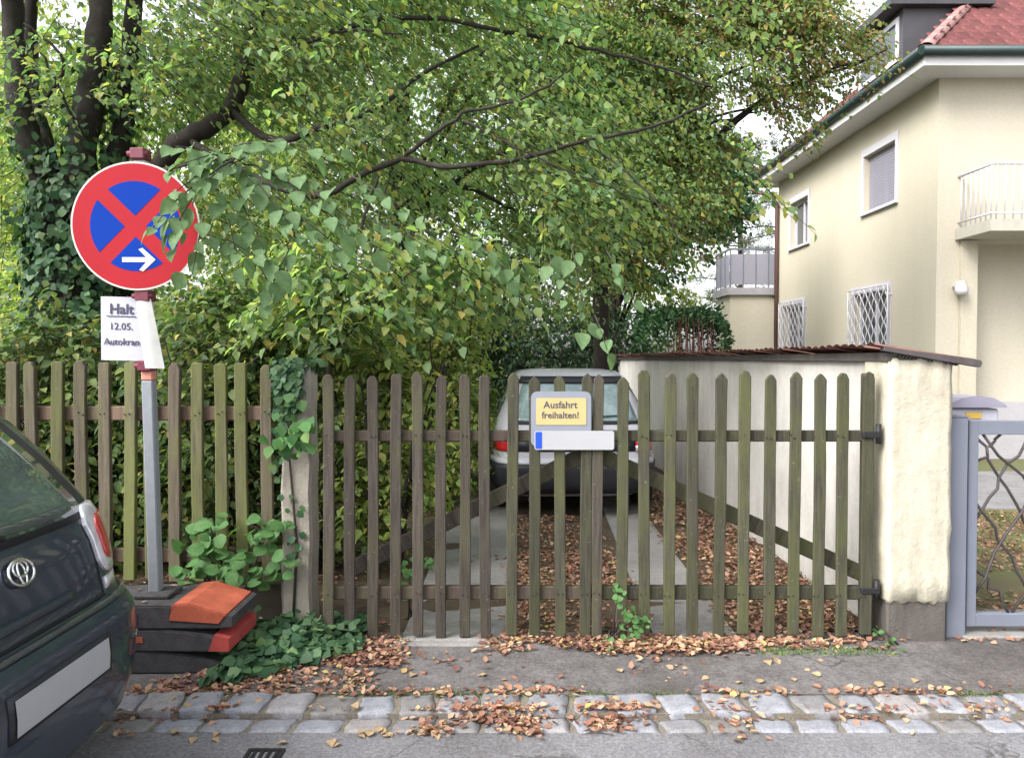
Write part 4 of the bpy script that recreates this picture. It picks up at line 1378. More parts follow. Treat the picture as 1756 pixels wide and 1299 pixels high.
# ------------------------------------------------------------------ cars
class Shell:
    """car body: plan outlines (superellipses) stacked by height. x lateral, y forward from the rear bumper"""
    def __init__(s, levels):
        s.lv = np.array(levels, dtype=float)

    def par(s, z):
        return [float(np.interp(z, s.lv[:, 0], s.lv[:, k])) for k in range(1, 5)]

    def rear(s, f, z, off=0.0):
        def P(f, z):
            ur, uf, w, n = s.par(z)
            a = (uf - ur) / 2
            return Vector((f * w, ur + a - a * max(0.0, 1 - abs(f) ** n) ** (1 / n), z))
        p = P(f, z)
        if off:
            e = 1e-3
            d1 = P(min(f + e, .9999), z) - P(f - e, z)
            d2 = P(f, z + e) - P(f, z - e)
            p = p + d1.cross(d2).normalized() * off
        return p

    def side(s, y, z, sg, off=0.0):
        def P(y, z):
            ur, uf, w, n = s.par(z)
            a = (uf - ur) / 2
            q = max(-0.9999, min(.9999, (y - ur - a) / a))
            return Vector((sg * w * (1 - abs(q) ** n) ** (1 / n), y, z))
        p = P(y, z)
        if off:
            e = 1e-3
            nrm = (P(y + e, z) - P(y - e, z)).cross(P(y, z + e) - P(y, z - e)).normalized()
            if nrm.x * sg < 0:
                nrm = -nrm
            p = p + nrm * off
        return p

    def front(s, f, z, off=0.0):
        ur, uf, w, n = s.par(z)
        a = (uf - ur) / 2
        p = Vector((f * w, ur + a + a * max(0.0, 1 - abs(f) ** n) ** (1 / n), z))
        return p + Vector((0, off, off * .4))

    def outline(s, z, nf=11, ns=22):
        ur, uf, w, n = s.par(z)
        a = (uf - ur) / 2
        fs = list(np.linspace(-.955, .955, nf * 2 + 1))
        q = (1 - .955 ** n) ** (1 / n)
        pts = [s.rear(f, z) for f in fs]
        ys = [ur + a + a * t for t in np.linspace(-q, q, ns)][1:-1]
        pts += [s.side(y, z, 1) for y in ys]
        pts += [s.front(f, z) for f in fs[::-1]]
        pts += [s.side(y, z, -1) for y in ys[::-1]]
        return pts

    def body(s, name, mat, parent):
        zs = []
        for a, b in zip(s.lv[:-1, 0], s.lv[1:, 0]):
            m = 3 if b - a > .06 else 2
            zs += [a + (b - a) * i / m for i in range(m)]
        zs.append(s.lv[-1, 0])
        mb = MB().grid([s.outline(z) for z in zs], True, True)
        top = s.outline(zs[-1])
        mb.add(top + [sum(top, Vector()) / len(top) + Vector((0, 0, .006))], [(i, (i + 1) % len(top), len(top)) for i in range(len(top))], True)
        bot = s.outline(zs[0])
        mb.add(bot + [sum(bot, Vector()) / len(bot)], [(i, (i + 1) % len(bot), len(bot)) for i in range(len(bot))], False)
        return mb.build(name, mat, parent)

    def rpatch(s, f0, f1, zlo, zhi, off, nf=14, nz=8, thick=None):
        """patch on the rear, zlo/zhi numbers or functions of f"""
        lo = zlo if callable(zlo) else (lambda f: zlo)
        hi = zhi if callable(zhi) else (lambda f: zhi)
        rows = []
        for j in range(nz + 1):
            rows.append([s.rear(f, lo(f) + (hi(f) - lo(f)) * j / nz, off) for f in np.linspace(f0, f1, nf + 1)])
        mb = MB().grid(rows)
        # rim back to the body
        edge = rows[0] + [r[-1] for r in rows[1:]] + rows[-1][-2::-1] + [r[0] for r in rows[-2:0:-1]]
        inn = [p + Vector((-p.x * .0, off * 1.4 + .003, 0)) for p in edge]
        m = len(edge)
        mb.add(edge + inn, [(i, (i + 1) % m, m + (i + 1) % m, m + i) for i in range(m)])
        return mb

    def spatch(s, y0, y1, zlo, zhi, sg, off, ny=10, nz=6):
        lo = zlo if callable(zlo) else (lambda f: zlo)
        hi = zhi if callable(zhi) else (lambda f: zhi)
        return MB().grid([[s.side(y, lo(y) + (hi(y) - lo(y)) * j / nz, sg, off) for y in np.linspace(y0, y1, ny + 1)] for j in range(nz + 1)])


def lathe(profile, n=28):
    """(axial x, radius) profile around the x axis"""
    rows = []
    for k in range(n):
        a = 2 * math.pi * k / n
        rows.append([(x_, r * math.cos(a), r * math.sin(a)) for x_, r in profile])
    rows.append(rows[0])
    return MB().grid(rows)


def wheel(parent, x, y, r, w, sg):
    wh = lathe([(-w / 2, r * .62), (-w / 2, r * .92), (-w / 2 + .02, r), (w / 2 - .02, r), (w / 2, r * .92), (w / 2, r * .62)]).build('wheel', TYRE, parent, (x, y, r))
    mb = lathe([(sg * (w / 2 - .015), .001), (sg * (w / 2 - .005), r * .18), (sg * (w / 2 - .03), r * .3), (sg * (w / 2 - .02), r * .55), (sg * (w / 2 - .002), r * .63)], 20)
    mb.build('rim', CHROME, wh)
    return wh


# --- dark hatchback parked on the left
dc = empty('parked_car', (-1.475, 2.50, 0.0), rad(90), 'dark hatchback parked at the kerb on the left, seen from its rear corner', 'car')
S1 = Shell([
    (0.19, 0.10, 3.62, 0.74, 5.0), (0.25, 0.04, 3.70, 0.80, 5.2), (0.38, 0.005, 3.75, 0.835, 5.3), (0.54, 0.0, 3.75, 0.845, 5.3), (0.63, 0.012, 3.72, 0.845, 5.3),
    (0.665, 0.045, 3.70, 0.842, 5.5), (0.69, 0.10, 3.66, 0.84, 5.6), (0.80, 0.125, 3.45, 0.84, 5.6), (0.90, 0.155, 3.15, 0.835, 5.6), (0.975, 0.19, 2.78, 0.82, 5.7),
    (1.05, 0.24, 2.60, 0.795, 5.9), (1.20, 0.365, 2.32, 0.74, 6.4), (1.34, 0.50, 2.06, 0.68, 6.8), (1.43, 0.60, 1.86, 0.625, 6.0), (1.485, 0.70, 1.70, 0.55, 5.0), (1.515, 0.86, 1.52, 0.44, 3.6), (1.525, 1.0, 1.4, 0.30, 3.2)])
S1.body('body', PAINT_BLACK, dc)
zb1 = lambda f: 1.0 + 0.05 * abs(f) ** 3
S1.rpatch(-.72, .72, lambda f: .975 + .05 * abs(f) ** 4, lambda f: 1.41 - .05 * abs(f) ** 3, .002).build('window_frame', BLACKPL, dc)
S1.rpatch(-.62, .62, lambda f: .998 + .06 * abs(f) ** 4, lambda f: 1.39 - .05 * abs(f) ** 3, .005).build('rear_window', CARGLASS, dc)
rw = S1.rpatch(-.86, .86, lambda f: 1.405, lambda f: 1.455, .035, 12, 3).build('roof_spoiler', PAINT_BLACK, dc)
# tailgate seam, bumper upper edge and glass edging as recessed-looking dark strips
sm = MB()
for (f0, f1, z0, z1) in ((-.525, .525, .686, .696),):
    r_ = S1.rpatch(f0, f1, z0, z1, .0022, 16, 1)
    sm.add(r_.v, r_.f, True)
for sg in (-1, 1):
    for zz in np.linspace(.69, .96, 7)[:-1]:
        rows = [[S1.rear(sg * fx_, z_, .0022) for fx_ in (.520, .529)] for z_ in (zz, zz + .29 / 6)]
        sm.grid(rows)
sm.build('tailgate_seam', SEAM, dc)
# highlight painted as a lighter strip where the body-coloured bumper steps out
S1.rpatch(-.80, .80, .668, .678, .006, 18, 1).build('bumper_highlight', m_plain('bumper_highlight_tone', (.05, .06, .07), .2, .3, .6, 1.0), dc)
for sg in (-1, 1):
    lamp = S1.rpatch(min(sg * .535, sg * .90), max(sg * .535, sg * .90), lambda f: .762 + .06 * max(0, (abs(f) - .75) / .15) + .05 * max(0, (.60 - abs(f)) / .065) ** 2, lambda f: 1.02 - .07 * max(0, (.63 - abs(f)) / .095) ** 2 - .03 * max(0, (abs(f) - .75) / .15), .012, 16, 8).build('tail_lamp', LAMP_CLEAR, dc)
    S1.rpatch(min(sg * .60, sg * .86), max(sg * .60, sg * .86), lambda f: .80 + .03 * max(0, (.66 - abs(f)) / .06) ** 2, lambda f: .972 - .05 * max(0, (.68 - abs(f)) / .08) ** 2, .017, 12, 6).build('red_lens', LAMP_RED, lamp)
    S1.rpatch(min(sg * .55, sg * .80), max(sg * .55, sg * .80), .705, .748, .006, 6, 2).build('reflector', LAMP_CLEAR, dc)
    S1.rpatch(min(sg * .60, sg * .66), max(sg * .60, sg * .66), lambda f: .50, lambda f: .512, .006, 4, 2).build('bumper_trim', CHROME, dc)
    for (y0, y1, name) in ((.62, 1.15, 'quarter_window'), (1.22, 1.95, 'side_window')):
        S1.spatch(y0, y1, lambda y: 1.02, lambda y: min(1.36, 1.0 + .38 * min(1, (y - .45) / .35), 1.0 + .38 * min(1, (2.5 - y) / .5)), sg, .004).build(name, CARGLASS, dc)
    for (y, name) in ((.62, 'wheel'), (3.05, 'wheel')):
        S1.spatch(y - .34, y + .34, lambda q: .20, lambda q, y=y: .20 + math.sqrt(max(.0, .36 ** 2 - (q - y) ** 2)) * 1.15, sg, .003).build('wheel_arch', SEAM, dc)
        wheel(dc, sg * (.845 - .07), y, .295, .185, sg)
        # handle/door seam
    S1.spatch(1.17, 1.178, .35, 1.0, sg, .002, 1, 6).build('door_seam', SEAM, dc)
    S1.spatch(1.25, 1.42, .87, .90, sg, .02, 3, 2).build('door_handle', PAINT_BLACK, dc)
    MB().box((sg * .84 if sg > 0 else -.98, 2.45, .98), (.98 if sg > 0 else -.84, 2.55, 1.1), .02).build('wing_mirror', PAINT_BLACK, dc)
S1.spatch(.5, 1, .3, .31, 1, .001)
MB().grid([[S1.front(f, z, .004) for f in np.linspace(-.86, .86, 13)] for z in np.linspace(1.0, 1.42, 7)]).build('windscreen', CARGLASS, dc)
for sg in (-1, 1):
    MB().grid([[S1.front(sg * f, z, .006) for f in np.linspace(.6, .92, 5)] for z in np.linspace(.66, .8, 4)]).build('headlight', LAMP_CLEAR, dc)
S1.rpatch(-.28, .28, .735, .765, .02, 8, 2).build('tailgate_handle', PAINT_BLACK, dc)
# emblem: interlocked ovals in chrome
ec = S1.rear(0, .895, .012)
tang = (S1.rear(0, .92) - S1.rear(0, .87)).normalized()


def oval(cx, cz, rx, rz_, r):
    return [ec + Vector((1, 0, 0)) * (cx + rx * math.cos(2 * math.pi * i / 24)) + tang * (cz + rz_ * math.sin(2 * math.pi * i / 24)) for i in range(25)]


em = MB()
em.tube(oval(0, 0, .062, .043, .005), .0058, 6).tube(oval(0, .012, .036, .026, 0), .0048, 6).tube(oval(0, -.004, .017, .037, 0), .0048, 6)
em.build('emblem', CHROME, dc)
# blank rear plate in the bumper
plb = MB().grid([[S1.rear(f, z, .008) + Vector((0, -.002, 0)) for f in np.linspace(-.31, .31, 9)] for z in (.475, .53, .585)]).build('number_plate', PLATE_WHITE, dc)
S1.rpatch(-.34, .34, .46, .60, .004, 10, 3).build('plate_recess', BLACKPL, dc)
# rear wiper
MB().tube([S1.rear(-.02, 1.0, .02), S1.rear(-.12, 1.02, .03), S1.rear(-.5, 1.06, .022)], [.012, .008, .006], 6).build('wiper', BLACKPL, dc)

# --- pale hatchback in the driveway
pc = empty('parked_car', (0.632, 7.42, ZP), rad(1.5), 'pale silver old hatchback standing in the driveway behind the wooden gate', 'car')
S2 = Shell([
    (0.22, 0.10, 3.85, 0.72, 6.0), (0.30, 0.02, 3.92, 0.80, 7.0), (0.42, 0.0, 3.95, 0.83, 8.0), (0.56, 0.0, 3.95, 0.835, 8.0), (0.575, 0.05, 3.9, 0.835, 8.0), (0.66, 0.055, 3.88, 0.835, 8.0),
    (0.80, 0.06, 3.7, 0.83, 8.0), (0.88, 0.08, 3.3, 0.82, 7.5), (0.93, 0.12, 2.85, 0.80, 7.0), (1.05, 0.21, 2.65, 0.755, 6.5), (1.20, 0.33, 2.40, 0.69, 6.0),
    (1.34, 0.46, 2.15, 0.625, 5.5), (1.40, 0.53, 2.0, 0.59, 5.0), (1.445, 0.62, 1.85, 0.53, 4.5), (1.465, 0.8, 1.6, 0.40, 4.0)])
S2.body('body', PAINT_SILVER, pc)
S2.rpatch(-.80, .80, .935, 1.365, .005, 14, 8).build('rear_window', CARGLASS2, pc)
S2.rpatch(-.86, .86, 1.315, 1.385, .016, 12, 2).build('spoiler_strip', BLACKPL, pc)
S2.rpatch(-.80, .80, .925, .955, .010, 12, 2).build('window_seal', BLACKPL, pc)
S2.rpatch(-.70, .70, .665, .79, .006, 12, 2).build('rear_panel', BLACKPL, pc)
bpm = S2.rpatch(-.975, .975, .28, .555, .035, 22, 5)
bpm.build('bumper', BLACKPL, pc)
S2.rpatch(-.975, .975, .555, .60, .03, 22, 2).build('bumper_strip', PAINT_SILVER, pc)
S2.rpatch(-.17, .17, .70, .76, .012, 4, 2).build('number_plate', PLATE_WHITE, pc)
for sg in (-1, 1):
    lp = S2.rpatch(min(sg * .70, sg * .97), max(sg * .70, sg * .97), .665, .79, .012, 6, 3).build('tail_lamp', LAMP_RED, pc)
    S2.rpatch(min(sg * .70, sg * .80), max(sg * .70, sg * .80), .67, .725, .018, 3, 2).build('clear_lens', LAMP_CLEAR, lp)
    for (y0, y1, nm) in ((.55, 1.35, 'quarter_window'), (1.42, 2.25, 'side_window')):
        S2.spatch(y0, y1, lambda y: .965, lambda y: min(1.34, .94 + .42 * min(1, max(.05, (y - .28) / .35)), .94 + .42 * min(1, max(.05, (2.7 - y) / .5))), sg, .005).build(nm, CARGLASS2, pc)
    for y in (.78, 3.15):
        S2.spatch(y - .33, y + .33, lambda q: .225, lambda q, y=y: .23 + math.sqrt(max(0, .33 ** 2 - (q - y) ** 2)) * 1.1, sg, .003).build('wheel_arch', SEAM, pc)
        wheel(pc, sg * (.83 - .06), y, .285, .18, sg)
    S2.spatch(1.38, 1.388, .35, .93, sg, .002, 1, 6).build('door_seam', SEAM, pc)
    MB().box((.82 if sg > 0 else -.95, 2.45, .93), (.95 if sg > 0 else -.82, 2.55, 1.05), .02).build('wing_mirror', BLACKPL, pc)
MB().tube([(-.45, .3, .2), (-.45, .02, .2)], .025, 8).build('exhaust_pipe', IRON, pc)
MB().tube([S2.rear(.02, .95, .02), S2.rear(.2, .98, .03), S2.rear(.55, 1.0, .02)], [.014, .01, .007], 6).build('wiper', BLACKPL, pc)
MB().grid([[S2.front(f, z, .004) for f in np.linspace(-.86, .86, 13)] for z in np.linspace(.95, 1.36, 7)]).build('windscreen', CARGLASS2, pc)

# ------------------------------------------------------------------ trees


def at3(px, py, Y):
    return tuple(at(px, py, Y))


# old multi-stemmed tree behind the fence
YT = 6.4
ot = empty('old_tree', (at(135, 0, YT).x, YT, 0), 0, 'old multi stemmed tree with ivy on its dark trunk behind the picket fence', 'tree')
OL = Vector(ot.location)


def rel(pts):
    return [Vector(p) - OL for p in pts]


trunk_pts, trunk_r = limb(ot, 'trunk', rel([(OL.x, YT, -0.1), at(135, 620, YT), at(140, 480, YT), at(140, 400, YT), at(142, 330, YT)]), 0.36, 0.30, 16, .012)
stems = [
    ([at(140, 390, YT), at(140, 260, YT), at(160, 140, YT), at(172, 30, YT), at(185, -160, YT + .2)], 0.135, 0.08),
    ([at(120, 400, YT), at(72, 300, YT - .1), at(38, 200, YT - .1), at(24, 60, YT), at(5, -160, YT)], 0.115, 0.075),
    ([at(160, 390, YT), at(205, 250, YT + .2), at(212, 150, YT + .3), at(228, 40, YT + .3), at(240, -160, YT + .4)], 0.09, 0.06),
    ([at(165, 400, YT), at(245, 310, YT - .2), at(320, 238, YT - .3), at(395, 190, YT - .2), at(425, 90, YT - .1), at(450, -20, YT), at(480, -200, YT)], 0.085, 0.055),
    ([at(90, 300, YT), at(62, 190, YT + .3), at(50, 80, YT + .4), at(60, -100, YT + .5)], 0.08, 0.05),
]
for p, a, b in stems:
    limb(ot, 'limb', rel(p), a, b, 12, .008)
boughs = [
    ([at(395, 190, 6.2), at(470, 240, 6.0), at(560, 215, 5.9), at(645, 188, 5.8), at(720, 130, 5.8), at(820, 80, 5.9)], .055, .018),
    ([at(320, 238, 6.1), at(430, 300, 5.8), at(540, 335, 5.6), at(620, 300, 5.5), at(690, 272, 5.4), at(760, 285, 5.3), at(890, 272, 5.2), at(1000, 243, 5.2), at(1110, 220, 5.2), at(1210, 180, 5.3)], .05, .014),
    ([at(690, 272, 5.4), at(750, 225, 5.3), at(805, 193, 5.3), at(905, 165, 5.2), at(980, 120, 5.2)], .028, .01),
    ([at(795, 205, 5.3), at(880, 250, 5.2), at(990, 300, 5.1), at(1120, 350, 5.1)], .014, .006),
    ([at(450, 0, 6.3), at(510, 70, 6.1), at(600, 45, 6.0), at(720, 30, 5.9), at(840, 48, 5.8), at(1000, 80, 5.7), at(1120, 110, 5.6), at(1220, 150, 5.6)], .045, .012),
    ([at(425, 90, 6.2), at(520, 75, 5.9), at(600, 52, 5.7), at(690, 60, 5.6)], .03, .01),
    ([at(60, 190, 6.3), at(110, 110, 6.0), at(40, 40, 5.9)], .03, .012),
    ([at(150, 250, 6.3), at(110, 170, 6.1), at(70, 90, 6.0)], .028, .012),
    ([at(640, 470, 5.6), at(650, 380, 5.5), at(670, 300, 5.5)], .016, .008),
    ([at(220, 300, 6.1), at(290, 290, 5.4), at(350, 275, 4.6), at(400, 270, 4.0), at(360, 300, 3.72)], .03, .007),
    ([at(400, 270, 4.0), at(470, 300, 3.95), at(540, 350, 3.9), at(590, 390, 3.9)], .010, .004),
    ([at(1000, 243, 5.2), at(1080, 300, 5.1), at(1150, 380, 5.0), at(1170, 450, 5.0)], .012, .005),
]
for p, a, b in boughs:
    limb(ot, 'bough', rel(p), a * .6, b * .6, 8, .005)


def relE(l):
    return [((c[0] - OL.x, c[1] - OL.y, c[2]), r) for c, r in l]


# crown of the old tree: over the fence and the gate, reaching right
old_e = [((-3.2, 6.7, 5.2), (2.4, 1.9, 2.3)), ((-1.2, 6.1, 4.5), (2.0, 1.5, 1.5)), ((0.4, 5.9, 4.3), (1.6, 1.0, 1.1)), ((0.75, 5.8, 4.35), (.8, .8, .85)),
         ((-0.6, 5.9, 3.1), (1.9, 0.9, 0.75)), ((0.7, 5.6, 3.0), (1.3, 0.8, 0.7)), ((-4.4, 6.4, 3.6), (1.2, 1.2, 1.2)), ((-2.0, 6.3, 3.4), (1.2, 1.0, 0.9))]


def not_trunk(c):
    """keep the heavy stems in sight: no leaves right in front of them"""
    X, Y, Z = c[:, 0] + OL.x, c[:, 1] + OL.y, c[:, 2]
    cx = X / Y
    hide = (Y < 6.6) & (cx < -0.44) & (Z < 4.6) & (RNG.uniform(0, 1, len(c)) < .38)
    return ~hide


crown(ot, 'crown', relE(old_e), 3300, 3, LF_MAIN, (0, 0), size=(0.042, 0.085), gap=-0.02, f=2.2, keepf=not_trunk)

# large leaves hanging round the sign, each its own piece


def big_leaf_mesh(mat, seed):
    r = random.Random(seed)
    rows = []
    nL = 8
    for j in range(nL + 1):
        t = j / nL
        w = 0.40 * (math.sin(math.pi * min(1, t * 1.02) ** 0.72) ** 0.85) * (1 - .15 * t)
        if j == nL:
            w = 0.0
        if j == 0:
            w = 0.03
        drop = -(.20 + .06 * (seed % 3)) * t * t
        rows.append([(w * s_, t, drop + (.16 + .1 * (seed % 2)) * w * (abs(s_)) ** 1.3 + .012 * math.sin(9 * t + 2 * s_ + seed)) for s_ in (-1, -.5, 0, .5, 1)])
    mb = MB().grid(rows)
    mb.tube([(0, -.28, .05), (0, 0, 0)], .012, 3)
    return mb.mesh('leaf', mat, False)


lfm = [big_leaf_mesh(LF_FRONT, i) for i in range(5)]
# colour per leaf comes from Random Per Island, so stir by mesh; copies also differ by tilt
fr_sprays = [  # start, end in photo terms with depth
    ((410, 262, 4.0), (300, 285, 3.66), 9), ((400, 270, 4.0), (285, 340, 3.62), 10), ((390, 275, 3.95), (300, 250, 3.7), 7), ((420, 270, 4.0), (330, 330, 3.7), 8),
    ((330, 320, 3.7), (255, 400, 3.60), 8), ((330, 340, 3.7), (290, 420, 3.62), 7), ((350, 370, 3.7), (330, 470, 3.64), 6),
    ((440, 270, 4.0), (560, 330, 3.9), 10), ((450, 280, 4.0), (600, 405, 3.86), 13), ((430, 300, 4.0), (520, 420, 3.84), 11), ((400, 320, 3.95), (470, 470, 3.8), 11),
    ((380, 330, 3.9), (410, 460, 3.75), 9), ((470, 350, 4.0), (590, 430, 3.95), 10), ((400, 250, 4.1), (470, 250, 3.95), 8), ((500, 420, 4.0), (455, 520, 3.9), 7),
    ((460, 240, 4.2), (580, 270, 4.1), 9), ((360, 250, 4.1), (440, 320, 3.9), 8), ((540, 330, 4.1), (640, 420, 4.1), 9), ((350, 400, 3.8), (440, 440, 3.8), 8),
    ((600, 300, 4.5), (720, 380, 4.4), 10), ((640, 380, 4.5), (760, 440, 4.4), 10), ((980, 420, 4.6), (1010, 580, 4.5), 8), ((1040, 430, 4.6), (1090, 520, 4.5), 7), ((940, 430, 4.7), (960, 520, 4.6), 6), ((800, 400, 4.7), (880, 480, 4.6), 9), ((1020, 540, 4.45), (1045, 615, 4.4), 3),
]
nleaf = 0
twg = MB()
for (a, b, k) in fr_sprays:
    A_, B_ = at(*a) - OL, at(*b) - OL
    twg.tube([A_, A_.lerp(B_, .5) + Vector((0, 0, .02)), B_], [.004, .003, .0015], 5)
    d = (B_ - A_).normalized()
    side_ = d.cross(Vector((0, 0, 1))).normalized()
    for i in range(k):
        t = (i + .7) / k
        sgn = 1 if i % 2 else -1
        p = A_.lerp(B_, t) + Vector((random.gauss(0, .02), random.gauss(0, .02), random.gauss(0, .012)))
        dirv = (d * .7 + side_ * sgn * random.uniform(.5, 1.0) + Vector((random.gauss(0, .3), -0.35 + random.gauss(0, .25), -random.uniform(.35, 1.1)))).normalized()
        up = Vector((random.gauss(0, .35), -0.55 + random.gauss(0, .3), .8)).normalized()
        xax = dirv.cross(up).normalized()
        zax = xax.cross(dirv)
        M = Matrix((xax, dirv, zax)).transposed().to_4x4()
        s_ = random.uniform(.055, .13)
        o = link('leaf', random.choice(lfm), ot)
        o.matrix_local = Matrix.Translation(p) @ M @ Matrix.Diagonal((s_, s_, s_, 1))
        nleaf += 1
twg.build('leaf_stalks', TWIG, ot)['kind'] = 'stuff'


def tree(name, label, base, ells, n, seed, mat, trunk_top, tr0, tr1, **kw):
    t = empty(name, (base[0], base[1], 0), 0, label, 'tree', kw.pop('group', None))
    b = Vector((base[0], base[1], 0))
    limb(t, 'trunk', [Vector((0, 0, -.1)), Vector((.05, 0, trunk_top * .4)), Vector((-.05, .05, trunk_top * .75)), Vector((.05, 0, trunk_top))], tr0, tr1, 10, .01)
    rr_ = random.Random(seed)
    for c, r in ells:
        e = Vector((c[0] - b.x, c[1] - b.y, c[2]))
        s0 = Vector((0, 0, trunk_top * rr_.uniform(.5, .8)))
        for k in range(2):
            tgt = e + Vector((rr_.uniform(-.6, .6) * r[0], rr_.uniform(-.6, .6) * r[1], rr_.uniform(-.2, .6) * r[2]))
            mid = s0.lerp(tgt, .5) + Vector((0, 0, .15 * (tgt - s0).length))
            limb(t, 'limb', [s0, mid, tgt], tr1 * .55, .012, 6, .02)
    crown(t, 'crown', [((c[0] - b.x, c[1] - b.y, c[2]), r) for c, r in ells], n, seed, mat, (0, 0), **kw)
    return t


BG = 'background trees'
tree('deciduous_tree', 'broad yellow green tree behind the left gate leaf and its shrubs', (-1.4, 9.6), [((-0.9, 9.6, 4.6), (2.8, 1.5, 2.0)), ((0.9, 9.4, 4.4), (1.9, 1.4, 1.9)), ((-0.8, 9.2, 2.7), (2.0, 1.0, 0.9)), ((1.2, 9.6, 5.6), (1.8, 1.3, 1.1))], 3000, 21, LF_MAIN, 5.0, .15, .08, size=(.05, .09), gap=.02)
tree('deciduous_tree', 'browning autumn tree whose tip reaches towards the house roof', (1.3, 11.6), [((1.6, 11.2, 4.6), (1.6, 1.5, 2.0)), ((2.1, 10.8, 6.3), (1.8, 1.5, 1.7)), ((3.2, 10.4, 5.9), (1.4, 1.0, 1.3)), ((3.85, 10.0, 5.85), (.9, .8, .95)), ((4.4, 9.8, 5.5), (.5, .5, .42)), ((2.4, 10.6, 5.0), (1.1, 1.0, 1.2)), ((1.5, 11, 7.0), (1.5, 1.2, .6)), ((3.45, 10.2, 6.3), (.9, .7, .7)), ((3.45, 10.5, 5.0), (.7, .7, .7))], 4700, 33, LF_BROWN, 5.4, .14, .08, size=(.045, .085), gap=.22, f=3.2)
tree('deciduous_tree', 'bluish green tree standing between the browning tree and the house', (2.3, 17.0), [((3.5, 15.2, 5.0), (1.2, 1.2, 1.6)), ((2.6, 15.2, 4.0), (.9, .9, 1.0))], 950, 41, LF_BLUE, 4.0, .12, .06, size=(.10, .16), gap=.05)
for i, (bx_, by_, lab, m_, e_) in enumerate((
    (-8.6, 14.0, 'bright yellow green tree glimpsed left of the old dark trunk', LF_YEL, [((-8.4, 14, 5.0), (2.6, 1.8, 3.4)), ((-7.6, 13.4, 2.2), (2.4, 1.2, 1.6))]),
    (-4.6, 15.0, 'yellow leaved tree far back behind the round no stopping sign', LF_YEL, [((-4.4, 15, 5.4), (2.6, 1.8, 3.6)), ((-4.2, 14.6, 2.0), (2.4, 1.2, 1.5))]),
    (-0.4, 16.5, 'tall green tree far back above the middle of the gate', LF_MAIN, [((-0.4, 16.5, 6.2), (2.7, 1.8, 3.6)), ((-1.2, 16.0, 2.4), (2.2, 1.2, 1.6))]),
    (2.6, 19.5, 'pale yellow tree far back behind the end of the garden wall', LF_YEL, [((2.2, 19.5, 5.6), (2.0, 1.6, 3.2)), ((3.9, 19.5, 4.0), (0.9, 1.0, 2.3))]),
    (-13.0, 19.0, 'green tree farthest left in the back garden', LF_MAIN, [((-12.4, 19, 5.5), (3.2, 2.2, 4.2))]),
    (-14.5, 12.5, 'green tree beyond the far left end of the picket fence', LF_MAIN, [((-14.5, 12.5, 4.2), (2.6, 2.0, 3.2)), ((-12.5, 12.3, 1.8), (2.2, 1.2, 1.6))]),
    (-20.0, 17.0, 'pale tree outermost on the left behind all others', LF_YEL, [((-20, 17, 4.6), (3.6, 2.2, 4.0))]),
    (-7.0, 22.0, 'pale green tree deepest in the garden behind the yellow ones', LF_YEL, [((-7, 22, 6.0), (3.4, 2.2, 4.4))]))):
    tree('garden_tree', lab, (bx_, by_), e_, 1500, 50 + i * 3, m_, 4.0, .15, .08, size=(.085, .145), ln=(.5, .9), gap=.06, group=BG)

# dark yew behind the car
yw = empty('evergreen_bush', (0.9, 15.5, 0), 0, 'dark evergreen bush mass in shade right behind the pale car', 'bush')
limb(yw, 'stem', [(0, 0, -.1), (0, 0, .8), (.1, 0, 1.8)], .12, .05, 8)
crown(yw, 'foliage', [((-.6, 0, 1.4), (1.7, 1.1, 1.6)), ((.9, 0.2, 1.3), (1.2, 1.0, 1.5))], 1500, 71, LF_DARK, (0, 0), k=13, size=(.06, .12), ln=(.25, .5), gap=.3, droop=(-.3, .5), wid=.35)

bh = empty('garden_hedge', (-6, 26, 0), 0, 'long dark green hedge closing the back of the garden behind all trees', 'hedge')
P = np.stack([rnd(30000, -30, 10.5), rnd(30000, -.5, .5), rnd(30000, .1, 3.4) ** 1.0], 1)
V, F = leaf_mesh(P, RNG.normal(0, 1, P.shape), RNG.normal(0, 1, P.shape), rnd(len(P), .14, .26), .6)
o = link('foliage', np_mesh('foliage', V, F, LF_HEDGE), bh)
o['kind'] = 'stuff'
limb(bh, 'stem', [(0, .1, -.1), (.1, .1, 1.5), (0, .1, 2.8)], .06, .02, 6)

# clipped hedge with a dead brown patch
hg = empty('clipped_hedge', (3.45, 15.6, 0), 0, 'clipped dark green hedge with bare brown stems showing in its front', 'hedge')
pts = []
m = 5200
for _ in range(m):
    a, z = random.uniform(0, 2 * math.pi), random.uniform(0.2, 2.62)
    q = 1.0 if z < 2.1 else math.sqrt(max(0, 1 - ((z - 2.1) / .55) ** 2))
    xx, yy = .88 * math.copysign(abs(math.cos(a)) ** .6, math.cos(a)) * q, .6 * math.copysign(abs(math.sin(a)) ** .6, math.sin(a)) * q
    if yy < .34 and -.24 < xx < .62 and z < 2.46 - .3 * abs(xx - .15) + random.gauss(0, .05):
        continue
    pts.append((xx + random.gauss(0, .035), yy + random.gauss(0, .035), z))
for _ in range(1500):
    pts.append((random.uniform(-.8, .8), random.uniform(-.3, .5), random.choice((2.2, 2.5, 2.35)) + random.gauss(0, .1)))
P = np.array(pts)
D = np.stack([P[:, 0], P[:, 1], np.full(len(P), .5)], 1) + RNG.normal(0, .5, (len(P), 3))
V, F = leaf_mesh(P, D, RNG.normal(0, 1, (len(P), 3)), rnd(len(P), .07, .12), .5)
o = link('foliage', np_mesh('foliage', V, F, LF_HEDGE), hg)
o['kind'] = 'stuff'
